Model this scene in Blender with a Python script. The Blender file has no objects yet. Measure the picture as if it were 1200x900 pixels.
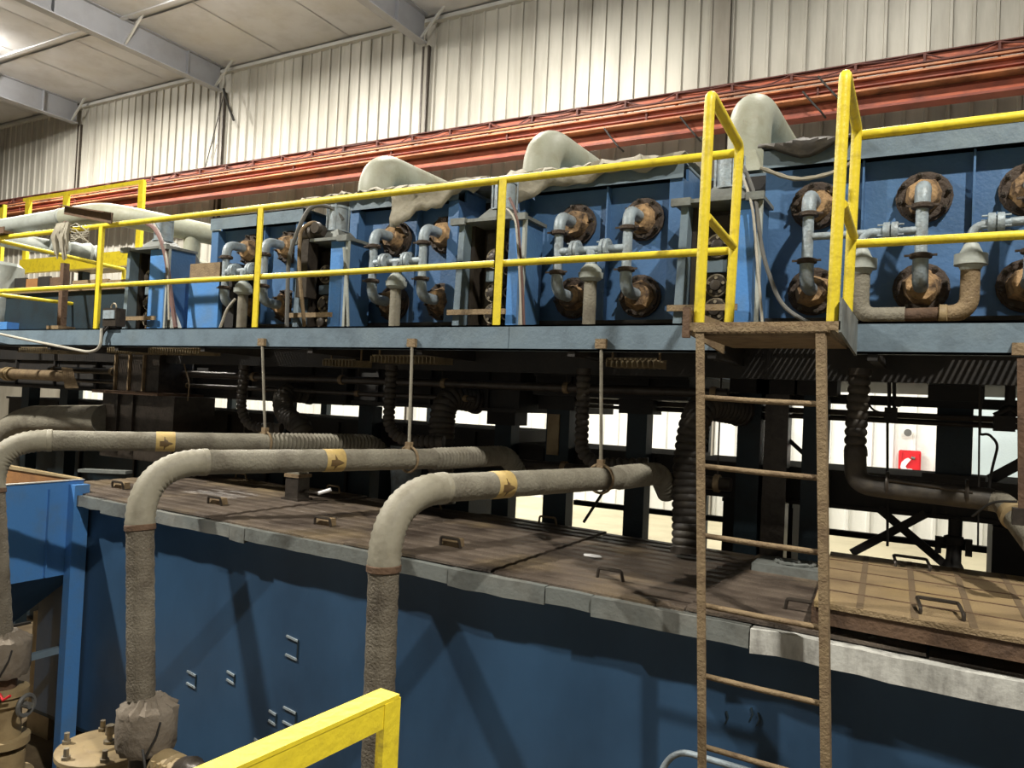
import bpy, bmesh, math, random
from mathutils import Vector, Matrix

random.seed(7)
SC = bpy.context.scene
COL = SC.collection

# ------------------------------------------------------------------ camera
EYE = Vector((0.0, 0.0, 3.0))
FOC = 898.0                                    # focal length in pixels of a 1200 x 900 frame
CR = Vector((0.87164938, 0.48791548, 0.04653856))      # camera right
CD = Vector((0.02996295, 0.04172840, -0.99867961))     # camera down
CF = Vector((-0.48921322, 0.87189290, 0.02175315))     # camera forward
cam_data = bpy.data.cameras.new('camera')
cam_data.sensor_width = 36.0
cam_data.lens = FOC / 1200.0 * 36.0
cam_data.clip_start = 0.05
cam_data.clip_end = 200
cam = bpy.data.objects.new('camera', cam_data)
M = Matrix((CR, -CD, -CF)).transposed().to_4x4()
M.translation = EYE
cam.matrix_world = M
COL.objects.link(cam)
SC.camera = cam

# ------------------------------------------------------------------ world, exposure
W = bpy.data.worlds.new('world')
SC.world = W
W.use_nodes = True
W.node_tree.nodes['Background'].inputs[0].default_value = (0.75, 0.85, 1.0, 1)
W.node_tree.nodes['Background'].inputs[1].default_value = 0.015
SC.view_settings.view_transform = 'Standard'
SC.view_settings.look = 'None'
SC.view_settings.gamma = 1.0
SC.view_settings.use_curve_mapping = False
SC.view_settings.exposure = 0.1

# lamp positions: x, y, z, watts
LAMPS = [(-9.8, 0.1, 10.0, 1800), (2.8, 0.2, 10.0, 1150), (-20.5, 9.2, 10.6, 1250),
         (-13.4, 9.2, 10.6, 900), (-7.2, 9.2, 10.6, 780), (-1.0, 9.2, 10.6, 230), (5.0, 9.2, 10.6, 160)]
FILL_LAMPS = [(-6.0, 9.35, 4.3, 60), (-1.8, 9.35, 4.3, 42), (0.6, 9.35, 4.3, 42)]  # hidden lamps added behind the machine to brighten the back wall

# ------------------------------------------------------------------ materials
def _n(nt, t, **k):
    n = nt.nodes.new(t)
    for a, b in k.items():
        setattr(n, a, b)
    return n

def paint(name, col, rough=0.5, metal=0.0, dirt=(0.05, 0.04, 0.03), amt=0.5, scale=3.0, streak=1.0,
          bump=0.15, bscale=40.0, dirt2=None, amt2=0.0, lo=0.45, hi=0.75, emit=0.0):
    m = bpy.data.materials.new(name)
    m.use_nodes = True
    nt = m.node_tree
    b = nt.nodes['Principled BSDF']
    geo = _n(nt, 'ShaderNodeNewGeometry')
    mp = _n(nt, 'ShaderNodeMapping')
    mp.inputs['Scale'].default_value = (1, 1, 1.0 / streak)
    nt.links.new(geo.outputs['Position'], mp.inputs['Vector'])
    ns = _n(nt, 'ShaderNodeTexNoise')
    ns.inputs['Scale'].default_value = scale
    ns.inputs['Detail'].default_value = 6
    ns.inputs['Roughness'].default_value = 0.62
    nt.links.new(mp.outputs[0], ns.inputs['Vector'])
    rp = _n(nt, 'ShaderNodeMapRange')
    rp.inputs[1].default_value = lo
    rp.inputs[2].default_value = hi
    rp.inputs[3].default_value = 0.0
    rp.inputs[4].default_value = amt
    nt.links.new(ns.outputs['Fac'], rp.inputs[0])
    mx = _n(nt, 'ShaderNodeMixRGB')
    mx.inputs[1].default_value = (*col, 1)
    mx.inputs[2].default_value = (*dirt, 1)
    nt.links.new(rp.outputs[0], mx.inputs[0])
    out = mx.outputs[0]
    if dirt2:
        n2 = _n(nt, 'ShaderNodeTexNoise')
        n2.inputs['Scale'].default_value = scale * 0.45
        n2.inputs['Detail'].default_value = 5
        nt.links.new(mp.outputs[0], n2.inputs['Vector'])
        r2 = _n(nt, 'ShaderNodeMapRange')
        r2.inputs[1].default_value = 0.5
        r2.inputs[2].default_value = 0.72
        r2.inputs[4].default_value = amt2
        nt.links.new(n2.outputs['Fac'], r2.inputs[0])
        m2 = _n(nt, 'ShaderNodeMixRGB')
        m2.inputs[2].default_value = (*dirt2, 1)
        nt.links.new(out, m2.inputs[1])
        nt.links.new(r2.outputs[0], m2.inputs[0])
        out = m2.outputs[0]
    nt.links.new(out, b.inputs['Base Color'])
    b.inputs['Roughness'].default_value = rough
    b.inputs['Metallic'].default_value = metal
    if bump:
        nb = _n(nt, 'ShaderNodeTexNoise')
        nb.inputs['Scale'].default_value = bscale
        nb.inputs['Detail'].default_value = 4
        nt.links.new(geo.outputs['Position'], nb.inputs['Vector'])
        bp = _n(nt, 'ShaderNodeBump')
        bp.inputs['Strength'].default_value = bump
        bp.inputs['Distance'].default_value = 0.02
        nt.links.new(nb.outputs['Fac'], bp.inputs['Height'])
        nt.links.new(bp.outputs[0], b.inputs['Normal'])
    if emit:
        b.inputs['Emission Color'].default_value = (*col, 1)
        b.inputs['Emission Strength'].default_value = emit
    return m

MT = {
 'yellow': paint('yellow_paint', (0.74, 0.59, 0.03), 0.45, dirt=(0.26, 0.17, 0.03), amt=0.55, scale=14, lo=0.5, hi=0.8),
 'blue': paint('blue_paint', (0.066, 0.150, 0.305), 0.42, dirt=(0.03, 0.07, 0.14), amt=0.6, scale=3, dirt2=(0.10, 0.22, 0.38), amt2=0.5),
 'lightblue': paint('light_blue_paint', (0.075, 0.235, 0.56), 0.45, dirt=(0.12, 0.20, 0.30), amt=0.6, scale=3.5),
 'deckblue': paint('grey_blue_paint', (0.145, 0.20, 0.245), 0.5, dirt=(0.06, 0.08, 0.10), amt=0.6, scale=5, dirt2=(0.2, 0.24, 0.24), amt2=0.4),
 'tank': paint('tank_blue_paint', (0.033, 0.078, 0.150), 0.36, dirt=(0.016, 0.036, 0.07), amt=0.8, scale=1.1, streak=2.0, lo=0.4, hi=0.7,
               dirt2=(0.036, 0.098, 0.195), amt2=0.5, bump=0.12, bscale=5),
 'darkblue': paint('dark_blue_steel', (0.010, 0.024, 0.034), 0.6, dirt=(0.006, 0.006, 0.006), amt=0.7, scale=4),  # dark blue, with some under-machine shade put into the colour
 'dark': paint('dark_shaded_steel', (0.014, 0.013, 0.012), 0.7, dirt=(0.04, 0.03, 0.022), amt=0.5, scale=6),  # near-black base puts the shade under the machine into the colour
 'darkrib': paint('black_rubber', (0.035, 0.030, 0.025), 0.6, dirt=(0.11, 0.09, 0.06), amt=0.6, scale=8),
 'lag': paint('grimy_pipe_lagging', (0.215, 0.20, 0.155), 0.75, dirt=(0.07, 0.055, 0.04), amt=0.75, scale=6, bump=0.4, bscale=60,
              dirt2=(0.12, 0.10, 0.07), amt2=0.5),
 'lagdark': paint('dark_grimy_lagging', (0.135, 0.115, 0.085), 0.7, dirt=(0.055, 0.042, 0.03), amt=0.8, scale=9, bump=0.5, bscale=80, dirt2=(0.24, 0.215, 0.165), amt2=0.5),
 'redweb': paint('red_web', (0.42, 0.095, 0.042), 0.6, dirt=(0.13, 0.03, 0.022), amt=0.9, scale=2.2, lo=.42, hi=.68, dirt2=(0.40, 0.15, 0.08), amt2=0.5),
 'hatchshadow': paint('hatch_shadow', (0.15, 0.105, 0.06), 0.7, amt=0.3),
 'tape': paint('pipe_elbow_tape', (0.27, 0.25, 0.19), 0.6, dirt=(0.12, 0.10, 0.07), amt=0.6, scale=9),
 'sticker': paint('yellow_sticker', (0.50, 0.36, 0.13), 0.6, dirt=(0.3, 0.2, 0.09), amt=0.5, scale=30),
 'stickerdark': paint('brown_print', (0.13, 0.08, 0.03), 0.6, amt=0.2),
 'jacket': paint('canvas_jacket', (0.19, 0.16, 0.125), 0.85, dirt=(0.12, 0.09, 0.06), amt=0.6, scale=9, bump=0.5, bscale=25),
 'tan': paint('tan_flange', (0.34, 0.255, 0.135), 0.6, dirt=(0.15, 0.10, 0.05), amt=0.7, scale=7),
 'rust': paint('rusty_steel', (0.23, 0.165, 0.09), 0.75, dirt=(0.09, 0.05, 0.028), amt=0.8, scale=12, bump=0.4, bscale=70),
 'brown': paint('brown_rust', (0.12, 0.07, 0.04), 0.8, dirt=(0.04, 0.025, 0.02), amt=0.7, scale=8, bump=0.4),
 'hopperrust': paint('hopper_rust', (0.30, 0.14, 0.045), 0.8, dirt=(0.16, 0.07, 0.03), amt=0.7, scale=5),
 'burnt': paint('burnt_cover', (0.06, 0.042, 0.03), 0.8, dirt=(0.03, 0.02, 0.015), amt=0.8, scale=14, bump=0.6, bscale=50),
 'pad': paint('tan_insulation_pad', (0.42, 0.265, 0.13), 0.85, dirt=(0.05, 0.032, 0.022), amt=0.95, scale=9, lo=.42, hi=.62, bump=0.6, bscale=40),
 'galv': paint('grey_galvanised_pipe', (0.30, 0.36, 0.40), 0.5, 0.15, dirt=(0.15, 0.14, 0.12), amt=0.75, scale=14, bump=0.3),
 'duct': paint('pale_duct', (0.33, 0.34, 0.265), 0.55, dirt=(0.22, 0.20, 0.12), amt=0.8, scale=4, dirt2=(0.42, 0.43, 0.37), amt2=0.5),
 'greypipe': paint('grey_duct', (0.37, 0.40, 0.375), 0.55, dirt=(0.2, 0.2, 0.17), amt=0.7, scale=4),
 'tarp': paint('grey_tarpaulin', (0.31, 0.285, 0.22), 0.8, dirt=(0.17, 0.14, 0.10), amt=0.7, scale=9, bump=0.5, bscale=14),
 'plate': paint('lip_steel', (0.17, 0.185, 0.175), 0.55, 0.1, dirt=(0.07, 0.065, 0.055), amt=0.8, scale=6, dirt2=(0.3, 0.30, 0.27), amt2=0.6),
 'limed': paint('limed_lip', (0.55, 0.55, 0.51), 0.6, dirt=(0.14, 0.13, 0.12), amt=0.8, scale=14, streak=3),
 'red': paint('red_oxide', (0.25, 0.058, 0.036), 0.6, dirt=(0.09, 0.03, 0.022), amt=0.9, scale=2.5, dirt2=(0.36, 0.13, 0.08), amt2=0.5),
 'orange': paint('lit_orange_oxide', (0.50, 0.195, 0.085), 0.6, dirt=(0.13, 0.055, 0.035), amt=0.95, scale=2.5, lo=.4, hi=.7, dirt2=(0.5, 0.27, 0.15), amt2=0.5),  # lighter orange gives the girder flanges a painted-in lit tone
 'reddark': paint('dark_red_steel', (0.10, 0.028, 0.02), 0.7, dirt=(0.03, 0.02, 0.02), amt=0.6),
 'cream': paint('cream_liner', (0.46, 0.445, 0.395), 0.5, 0.1, dirt=(0.20, 0.185, 0.15), amt=0.85, scale=1.6, streak=7, lo=0.42, hi=0.75, bump=0.1, bscale=6,
                dirt2=(0.55, 0.535, 0.47), amt2=0.6),
 'white': paint('white_liner', (0.80, 0.81, 0.79), 0.5, dirt=(0.55, 0.55, 0.52), amt=0.6, scale=2.5, streak=6),
 'roof': paint('grey_roof_vinyl', (0.50, 0.505, 0.53), 0.65, dirt=(0.33, 0.32, 0.32), amt=0.6, scale=1.6, bump=0.3, bscale=2.5, dirt2=(0.44, 0.42, 0.38), amt2=0.5),
 'rafter': paint('grey_rafter', (0.30, 0.31, 0.34), 0.6, dirt=(0.2, 0.2, 0.2), amt=0.5, scale=2),
 'trimgrey': paint('eave_trim', (0.46, 0.46, 0.44), 0.6, amt=0.2),
 'column': paint('wall_column', (0.30, 0.28, 0.24), 0.6, dirt=(0.15, 0.13, 0.1), amt=0.6, scale=3, streak=6),
 'concrete': paint('concrete', (0.46, 0.42, 0.29), 0.8, dirt=(0.3, 0.27, 0.19), amt=0.6, scale=2),
 'pit': paint('tan_pit_floor', (0.17, 0.125, 0.07), 0.8, dirt=(0.06, 0.04, 0.025), amt=0.8, scale=3),
 'block': paint('side_block', (0.16, 0.16, 0.155), 0.8, amt=0.2),
 'firered': paint('fire_red', (0.62, 0.015, 0.025), 0.4, amt=0.1),
 'signwhite': paint('sign_white', (0.8, 0.8, 0.8), 0.5, amt=0.05, bump=0),
 'wire': paint('grey_cable', (0.12, 0.12, 0.115), 0.5, amt=0.3),
 'wirepale': paint('pale_conduit', (0.42, 0.40, 0.34), 0.5, amt=0.4),
 'wirered': paint('maroon_hose', (0.16, 0.085, 0.075), 0.6, amt=0.4),
 'brass': paint('bronze_steel', (0.30, 0.26, 0.19), 0.45, 0.5, dirt=(0.1, 0.07, 0.04), amt=0.7, scale=20),
 'oily': paint('oily_steel', (0.055, 0.045, 0.036), 0.4, 0.3, dirt=(0.015, 0.012, 0.01), amt=0.8, scale=14),
 'grating': paint('rusted_grating', (0.24, 0.19, 0.11), 0.75, dirt=(0.06, 0.045, 0.03), amt=0.8, scale=9),
 'frost': paint('pale_blue_panel', (0.52, 0.62, 0.66), 0.5, amt=0.1, dirt=(0.4, 0.5, 0.52)),
 'lampglow': paint('lamp_lens', (1.0, 0.96, 0.88), 0.4, amt=0.0, bump=0, emit=6.0),
 'lampshell': paint('lamp_shell', (0.6, 0.6, 0.6), 0.4, 0.3, amt=0.2),
}

def cover_mat():
    # worn ribbed sheet covers: brown-grey with ochre patches and dark oily strips
    m = paint('tank_cover_sheet', (0.125, 0.098, 0.076), 0.46, dirt=(0.028, 0.019, 0.014), amt=0.9, scale=2.2, lo=0.42, hi=0.66,
              dirt2=(0.30, 0.22, 0.115), amt2=0.65, bump=0.5, bscale=90)
    return m
MT['cover'] = cover_mat()
MT['hatch'] = paint('ochre_hatch_sheet', (0.27, 0.195, 0.105), 0.6, dirt=(0.12, 0.08, 0.045), amt=0.75, scale=3.2, dirt2=(0.40, 0.285, 0.12), amt2=0.7, bump=0.5, bscale=90)

# ------------------------------------------------------------------ geometry helpers
class MB:
    def __init__(s):
        s.v = []; s.f = []; s.sm = []
    def add(s, vs, fs, smooth=False):
        o = len(s.v)
        s.v += [Vector(v) for v in vs]
        s.f += [tuple(i + o for i in f) for f in fs]
        s.sm += [smooth] * len(fs)
        return s
    def box(s, a, b):
        x0, y0, z0 = [min(a[i], b[i]) for i in range(3)]
        x1, y1, z1 = [max(a[i], b[i]) for i in range(3)]
        return s.add([(x0,y0,z0),(x1,y0,z0),(x1,y1,z0),(x0,y1,z0),(x0,y0,z1),(x1,y0,z1),(x1,y1,z1),(x0,y1,z1)],
                     [(0,3,2,1),(4,5,6,7),(0,1,5,4),(1,2,6,5),(2,3,7,6),(3,0,4,7)])
    def hexa(s, p):       # 8 points: bottom ring then top ring
        return s.add(p, [(0,3,2,1),(4,5,6,7),(0,1,5,4),(1,2,6,5),(2,3,7,6),(3,0,4,7)])
    def bar(s, p, q, w, h, up=(0,0,1)):      # rectangular bar between two points
        p, q = Vector(p), Vector(q)
        d = (q - p).normalized()
        u = Vector(up)
        if abs(d.dot(u)) > 0.98: u = Vector((0,1,0))
        sd = d.cross(u).normalized(); u = sd.cross(d).normalized()
        a, b = sd * w / 2, u * h / 2
        return s.hexa([p-a-b, p+a-b, q+a-b, q-a-b, p-a+b, p+a+b, q+a+b, q-a+b])
    def sweep(s, pts, rad, n=12, cap=True):
        pts = [Vector(p) for p in pts]
        R = rad if isinstance(rad, (list, tuple)) else [rad] * len(pts)
        T = []
        for i in range(len(pts)):
            a = pts[max(i-1, 0)]; b = pts[min(i+1, len(pts)-1)]
            t = (b - a)
            T.append(t.normalized() if t.length > 1e-9 else Vector((0,0,1)))
        u = T[0].cross(Vector((0.31, 0.52, 0.8)))
        u.normalize()
        vs = []
        for i, p in enumerate(pts):
            u = (u - T[i] * u.dot(T[i])).normalized()
            w = T[i].cross(u)
            for k in range(n):
                a = 2 * math.pi * k / n
                vs.append(p + (u * math.cos(a) + w * math.sin(a)) * R[i])
        fs = []
        for i in range(len(pts) - 1):
            for k in range(n):
                k2 = (k + 1) % n
                fs.append((i*n + k, i*n + k2, (i+1)*n + k2, (i+1)*n + k))
        s.add(vs, fs, True)
        if cap:
            o = len(s.v) - len(vs)
            s.f.append(tuple(o + k for k in reversed(range(n)))); s.sm.append(False)
            s.f.append(tuple(o + (len(pts)-1)*n + k for k in range(n))); s.sm.append(False)
        return s
    def lathe(s, c, ax, prof, n=20):          # prof: (distance along axis, radius)
        c = Vector(c); ax = Vector(ax).normalized()
        u = ax.cross(Vector((0.31, 0.52, 0.8))).normalized(); w = ax.cross(u)
        vs = []
        for (h, r) in prof:
            for k in range(n):
                a = 2 * math.pi * k / n
                vs.append(c + ax * h + (u * math.cos(a) + w * math.sin(a)) * r)
        fs = []
        for i in range(len(prof) - 1):
            for k in range(n):
                k2 = (k + 1) % n
                fs.append((i*n + k, i*n + k2, (i+1)*n + k2, (i+1)*n + k))
        s.add(vs, fs, True)
        o = len(s.v) - len(vs)
        s.f.append(tuple(o + k for k in reversed(range(n)))); s.sm.append(False)
        s.f.append(tuple(o + (len(prof)-1)*n + k for k in range(n))); s.sm.append(False)
        return s
    def disc(s, c, ax, r, h, n=20):
        return s.lathe(c, ax, [(0, r*0.96), (0.004 if h > 0.012 else h*0.3, r), (h - (0.004 if h > 0.012 else h*0.3), r), (h, r*0.96)], n)
    def ring(s, c, ax, R, r, n=18, m=6):
        c = Vector(c); ax = Vector(ax).normalized()
        u = ax.cross(Vector((0.31, 0.52, 0.8))).normalized(); w = ax.cross(u)
        vs, fs = [], []
        for i in range(n):
            a = 2*math.pi*i/n
            d = u*math.cos(a) + w*math.sin(a)
            for j in range(m):
                b = 2*math.pi*j/m
                vs.append(c + d*(R + r*math.cos(b)) + ax*r*math.sin(b))
        for i in range(n):
            for j in range(m):
                fs.append((i*m+j, ((i+1)%n)*m+j, ((i+1)%n)*m+(j+1)%m, i*m+(j+1)%m))
        return s.add(vs, fs, True)
    def build(s, name, mat, parent=None, loc=None):
        off = Vector(loc) if loc is not None else (WORLD[parent.name] if parent is not None else Vector((0,0,0)))
        me = bpy.data.meshes.new(name)
        me.from_pydata([v - off for v in s.v], [], s.f)
        me.polygons.foreach_set('use_smooth', s.sm)
        bm = bmesh.new(); bm.from_mesh(me)
        bmesh.ops.recalc_face_normals(bm, faces=bm.faces)
        bm.to_mesh(me); bm.free()
        me.set_sharp_from_angle(angle=math.radians(42))
        me.materials.append(MT[mat] if isinstance(mat, str) else mat)
        o = bpy.data.objects.new(name, me)
        COL.objects.link(o)
        if parent is not None:
            o.parent = parent
            o.location = off - WORLD[parent.name]
        else:
            o.location = off
        WORLD[o.name] = off
        return o

WORLD = {}
def thing(name, label, cat, loc, group=None):
    o = bpy.data.objects.new(name, None)
    o.empty_display_size = 0.2
    COL.objects.link(o)
    o.location = loc
    WORLD[o.name] = Vector(loc)
    return tag(o, label, cat, group)
def tag(o, label, cat, group=None, kind=None):
    o['label'] = label; o['category'] = cat
    if group: o['group'] = group
    if kind: o['kind'] = kind
    return o
def struct(o, label=None):
    o['kind'] = 'structure'
    if label: o['label'] = label
    return o

def at(px, py, Y=None, Z=None, X=None):       # a sight line of the photograph met with a plane of the place
    d = CR * (px - 600) + CD * (py - 450) + CF * FOC
    t = (Y - EYE.y)/d.y if Y is not None else ((Z - EYE.z)/d.z if Z is not None else (X - EYE.x)/d.x)
    return EYE + d * t

def bend(pts, r, k=7):                        # polyline with rounded corners
    pts = [Vector(p) for p in pts]
    out = [pts[0]]
    rs = r if isinstance(r, (list, tuple)) else [r] * (len(pts) - 2)
    for i in range(1, len(pts)-1):
        a, b, c = pts[i-1], pts[i], pts[i+1]
        d1 = (a - b); d2 = (c - b)
        L = min(rs[i-1], d1.length*0.49 if i > 1 else d1.length*0.95, d2.length*0.49 if i < len(pts)-2 else d2.length*0.95)
        p, q = b + d1.normalized()*L, b + d2.normalized()*L
        for j in range(k+1):
            t = j / k
            out.append(p*(1-t)**2 + b*2*t*(1-t) + q*t*t)
    out.append(pts[-1])
    return out
def resample(pts, step):
    pts = [Vector(p) for p in pts]
    out = [pts[0].copy()]; acc = 0.0
    for i in range(len(pts)-1):
        a, b = pts[i], pts[i+1]
        L = (b - a).length
        if L < 1e-9: continue
        t = step - acc
        while t <= L:
            out.append(a + (b - a)*(t/L)); t += step
        acc = L - (t - step)
    if (out[-1] - pts[-1]).length > step*0.3: out.append(pts[-1].copy())
    return out
def ribbed(mb, pts, r, pitch=0.03, amp=0.008, n=14):
    p = resample(pts, pitch/4)
    return mb.sweep(p, [r + amp*(-1, 0.55, 1, 0.55)[i % 4] for i in range(len(p))], n)

# ================================================================== THE SETTING
FZ, RZ, CZ = -0.4, 1.17, 11.12
m = MB().box((-40, 1.4, FZ-0.2), (12, 9.6, FZ))
struct(m.build('floor', 'pit'))
m = MB().box((-40, 9.6, FZ-0.2), (12, 13.6, RZ))
struct(m.build('floor', 'concrete'))
m = MB().box((-40, -9, FZ-0.2), (12, 1.4, 1.27))
struct(m.build('floor', 'block'))
wall = struct(MB().box((-40, 13.2, RZ), (12, 13.5, 12)).build('wall_back', 'column'))
struct(MB().box((-40.3, -9, FZ-0.2), (-40, 13.5, 12)).build('wall_left', 'block'))
struct(MB().box((12, -9, FZ-0.2), (12.3, 13.5, 12)).build('wall_right', 'block'))
struct(MB().box((-40, -9.3, FZ-0.2), (12, -9, 12)).build('wall_front', 'block'))
ceil = struct(MB().box((-40, -9, CZ+0.03), (12, 13.5, CZ+0.25)).build('ceiling', 'roof'))

def sheet(z0, z1, mat):
    P = []
    w = 0.9; y0 = 13.2
    for k in range(3):
        x = k*0.3
        P += [(x, -0.012), (x+0.225, -0.012), (x+0.238, -0.05), (x+0.278, -0.05), (x+0.29, -0.012)]
    P += [(w-0.004, -0.012)]
    vs = [(x, y, z0) for x, y in P] + [(x, y, z1) for x, y in P]
    n = len(P)
    fs = [(i, i+1, n+i+1, n+i) for i in range(n-1)]
    mb = MB(); mb.add(vs, fs)
    me = mb.build('wall_sheet', mat, wall, loc=(0, 0, 0))
    return me
def lay(base, xs, y=13.2):
    base.location = Vector((xs[0], y, 0)) - WORLD['wall_back']
    for x in xs[1:]:
        c = base.copy(); COL.objects.link(c); c.parent = base.parent
        c.location = Vector((x, y, 0))
XS = [-36 + 0.9*i for i in range(47)]
lay(sheet(3.75, CZ+0.03, 'cream'), XS)
lay(sheet(RZ, 3.75, 'white'), [x for x in XS if x > -22])

# roof vinyl sheets between purlin lines, hung just under the deck
PY = [13.2, 10.3, 7.6, 4.9, 2.2, -0.5]
base = None
for i in range(18):
    x = -36 + 2.1*i + 0.9
    for j in range(len(PY)-1):
        if base is None:
            mb = MB()
            nx, ny = 4, 4
            vs, fs = [], []
            for a in range(nx+1):
                for b in range(ny+1):
                    sag = -0.035*math.sin(math.pi*a/nx)*(0.6+0.4*math.sin(math.pi*b/ny))
                    vs.append((0.012 + 2.076*a/nx, -2.7*b/ny + (0.02 if b == ny else 0), sag))
            for a in range(nx):
                for b in range(ny):
                    fs.append((a*(ny+1)+b, (a+1)*(ny+1)+b, (a+1)*(ny+1)+b+1, a*(ny+1)+b+1))
            mb.add(vs, fs, True)
            base = mb.build('roof_sheet', 'roof', ceil, loc=(0, 0, 0))
            o = base
        else:
            o = base.copy(); COL.objects.link(o); o.parent = ceil
        o.location = (x, PY[j] if j else 13.2, CZ)
for y in PY[1:]:
    MB().box((-36, y-0.05, CZ-0.045), (6, y+0.05, CZ+0.03)).build('purlin', 'roof', ceil)

RX = [-28.5, -22.3, -16.2, -9.85, -3.55, 2.8]
for i, x in enumerate(RX):
    mb = MB()
    mb.box((x-0.012, -9, 10.52), (x+0.012, 13.0, CZ+0.02))
    mb.box((x-0.11, -9, 10.49), (x+0.11, 13.0, 10.52))
    mb.box((x-0.11, -9, CZ-0.03), (x+0.11, 13.0, CZ-0.01))
    for k in range(6):
        y = 12.0 - 3.2*k
        mb.box((x-0.1, y, 10.52), (x+0.1, y+0.015, CZ-0.03))
    r = struct(mb.build('trim_%d' % (i+1), 'rafter'), 'grey steel roof rafter with flanged underside')
    for y in (12.85, 10.4, 7.6, 4.9):
        MB().bar((x+0.02, y, 10.53), (x+0.62, y, CZ+0.0), 0.045, 0.045).build('flange_brace', 'trimgrey', r)
    # wall column under each rafter: flat cover, dark edge strips painting in the shaded seams
    w = 0.07 if x < -5 else 0.16
    mb = MB().box((x-w, 13.12, RZ), (x+w, 13.2, 10.52))
    struct(mb.build('wall_back_column', 'column')); 
    mb = MB().box((x-w-0.02, 13.1, RZ), (x-w+0.02, 13.2, 10.5)).box((x+w-0.02, 13.1, RZ), (x+w+0.01, 13.2, 10.5))
    struct(mb.build('wall_back_column_seam', 'oily' if x < -9 else 'column'))
struct(MB().box((-36, 13.05, 10.98), (8, 13.2, 11.06)).build('trim_7', 'trimgrey'), 'pale eave angle along the top of the wall')
struct(MB().box((0.42, 13.1, 2.2), (1.3, 13.16, 3.4)).build('window_1', 'frost'), 'pale blue translucent wall panel')

# ================================================================== CRANE RUNWAY
rw = thing('crane_runway', 'red oxide crane runway girders with conductor bars along the back wall', 'girder', (-10, 12.6, 7.58))
XA, XB = -34, 6
MB().box((XA, 12.45, 7.643), (XB, 12.52, 7.813)).build('lower_web', 'redweb', rw)
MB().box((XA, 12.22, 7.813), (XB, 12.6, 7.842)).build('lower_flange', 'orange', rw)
MB().box((XA, 12.36, 7.586), (XB, 12.62, 7.621)).build('bottom_flange', 'red', rw)
MB().box((XA, 12.38, 7.621), (XB, 12.42, 7.671)).build('bottom_lip', 'redweb', rw)
MB().box((XA, 12.46, 7.842), (XB, 12.52, 8.047)).build('upper_web', 'redweb', rw)
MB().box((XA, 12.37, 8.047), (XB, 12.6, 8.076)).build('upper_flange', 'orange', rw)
MB().box((XA, 12.41, 7.955), (XB, 12.46, 7.976)).build('rail_clip_angle', 'red', rw)
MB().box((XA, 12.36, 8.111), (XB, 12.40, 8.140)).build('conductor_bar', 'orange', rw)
MB().box((XA, 12.38, 8.168), (XB, 12.42, 8.189)).build('conductor_bar', 'reddark', rw)
MB().box((XA, 12.47, 8.140), (XB, 12.50, 8.310)).build('backing_strip', 'redweb', rw)
MB().box((XA, 12.42, 8.317), (XB, 12.50, 8.335)).build('top_bar', 'reddark', rw)
mb = MB(); mc = MB()
k = 0
x = -33.5
while x < 5.8:
    o = MB().box((x, 12.41, 8.076), (x+0.035, 12.47, 8.324))
    o.build('bracket', 'reddark', rw)
    pts = [(x + 0.92*t, 12.42, 8.310 - (0.08+.06*math.sin(k*2.3))*math.sin(math.pi*t)) for t in [0, .15, .3, .5, .7, .85, 1]]
    mc.sweep(pts, 0.012, 6)
    if k % 3 == 1:
        MB().box((x+0.4, 12.40, 7.849), (x+0.43, 12.46, 8.047)).build('stiffener', 'reddark', rw)
    x += 0.92; k += 1
c = mc.build('festoon_cable', 'reddark', rw)
for i, px in enumerate((968, 715, 805, 950)):
    p = at(px, [100, 160, 147, 118][i], Y=12.2)
    MB().sweep(bend([p + Vector((-0.12,0,0.16)), p, p + Vector((0.16,0,-0.2)), p + Vector((0.2,0.15,-0.24))], 0.05), 0.016, 6).build('loose_wire', 'dark', rw)

# ================================================================== LAMPS
def lamp(x, y, z, e, label, low=False):
    t = thing('high_bay_lamp' if not low else 'fill_lamp', label, 'lamp', (x, y, z), 'high bay lamps under the roof' if not low else 'added fill lamps behind the machine')
    if not low:
        MB().lathe((x, y, z+0.02), (0,0,1), [(0, 0.27), (0.10, 0.22), (0.22, 0.12), (0.25, 0.07)], 24).build('reflector', 'lampshell', t)
        MB().sweep([(x, y, z+0.25), (x, y, CZ-0.045)], 0.02, 8).build('stem', 'lampshell', t)
        MB().disc((x, y, z-0.005), (0,0,1), 0.25, 0.02, 24).build('lens', 'lampglow', t)
        a = bpy.data.lights.new('lamp_light', 'AREA'); a.shape = 'DISK'; a.size = 0.30
        dz = -0.02
    else:
        MB().box((x-0.5, y-0.08, z+0.02), (x+0.5, y+0.08, z+0.12)).build('reflector', 'lampshell', t)
        MB().box((x-0.48, y-0.06, z-0.0), (x+0.48, y+0.06, z+0.02)).build('lens', 'lampglow', t)
        MB().bar((x, y, z+0.10), (x, 8.685, z+0.10), 0.05, 0.03).build('arm', 'lampshell', t)
        a = bpy.data.lights.new('lamp_light', 'AREA'); a.shape = 'RECTANGLE'; a.size = 0.95; a.size_y = 0.12
        dz = -0.02
    a.energy = e; a.color = (1.0, 0.95, 0.85)
    o = bpy.data.objects.new('lamp_light', a); COL.objects.link(o); o.parent = t; o.location = (0, 0.0 if not low else 0.1, dz)
    if low: o.rotation_euler = (math.radians(50), 0, 0)
    if not low:
        u = bpy.data.lights.new('lamp_uplight', 'POINT'); u.energy = e*(0.30 if y > 5 else 0.08); u.shadow_soft_size = 0.1; u.color = (1.0, 0.95, 0.86)
        q = bpy.data.objects.new('lamp_uplight', u); COL.objects.link(q); q.parent = t; q.location = (0, 0, 0.36)
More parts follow.
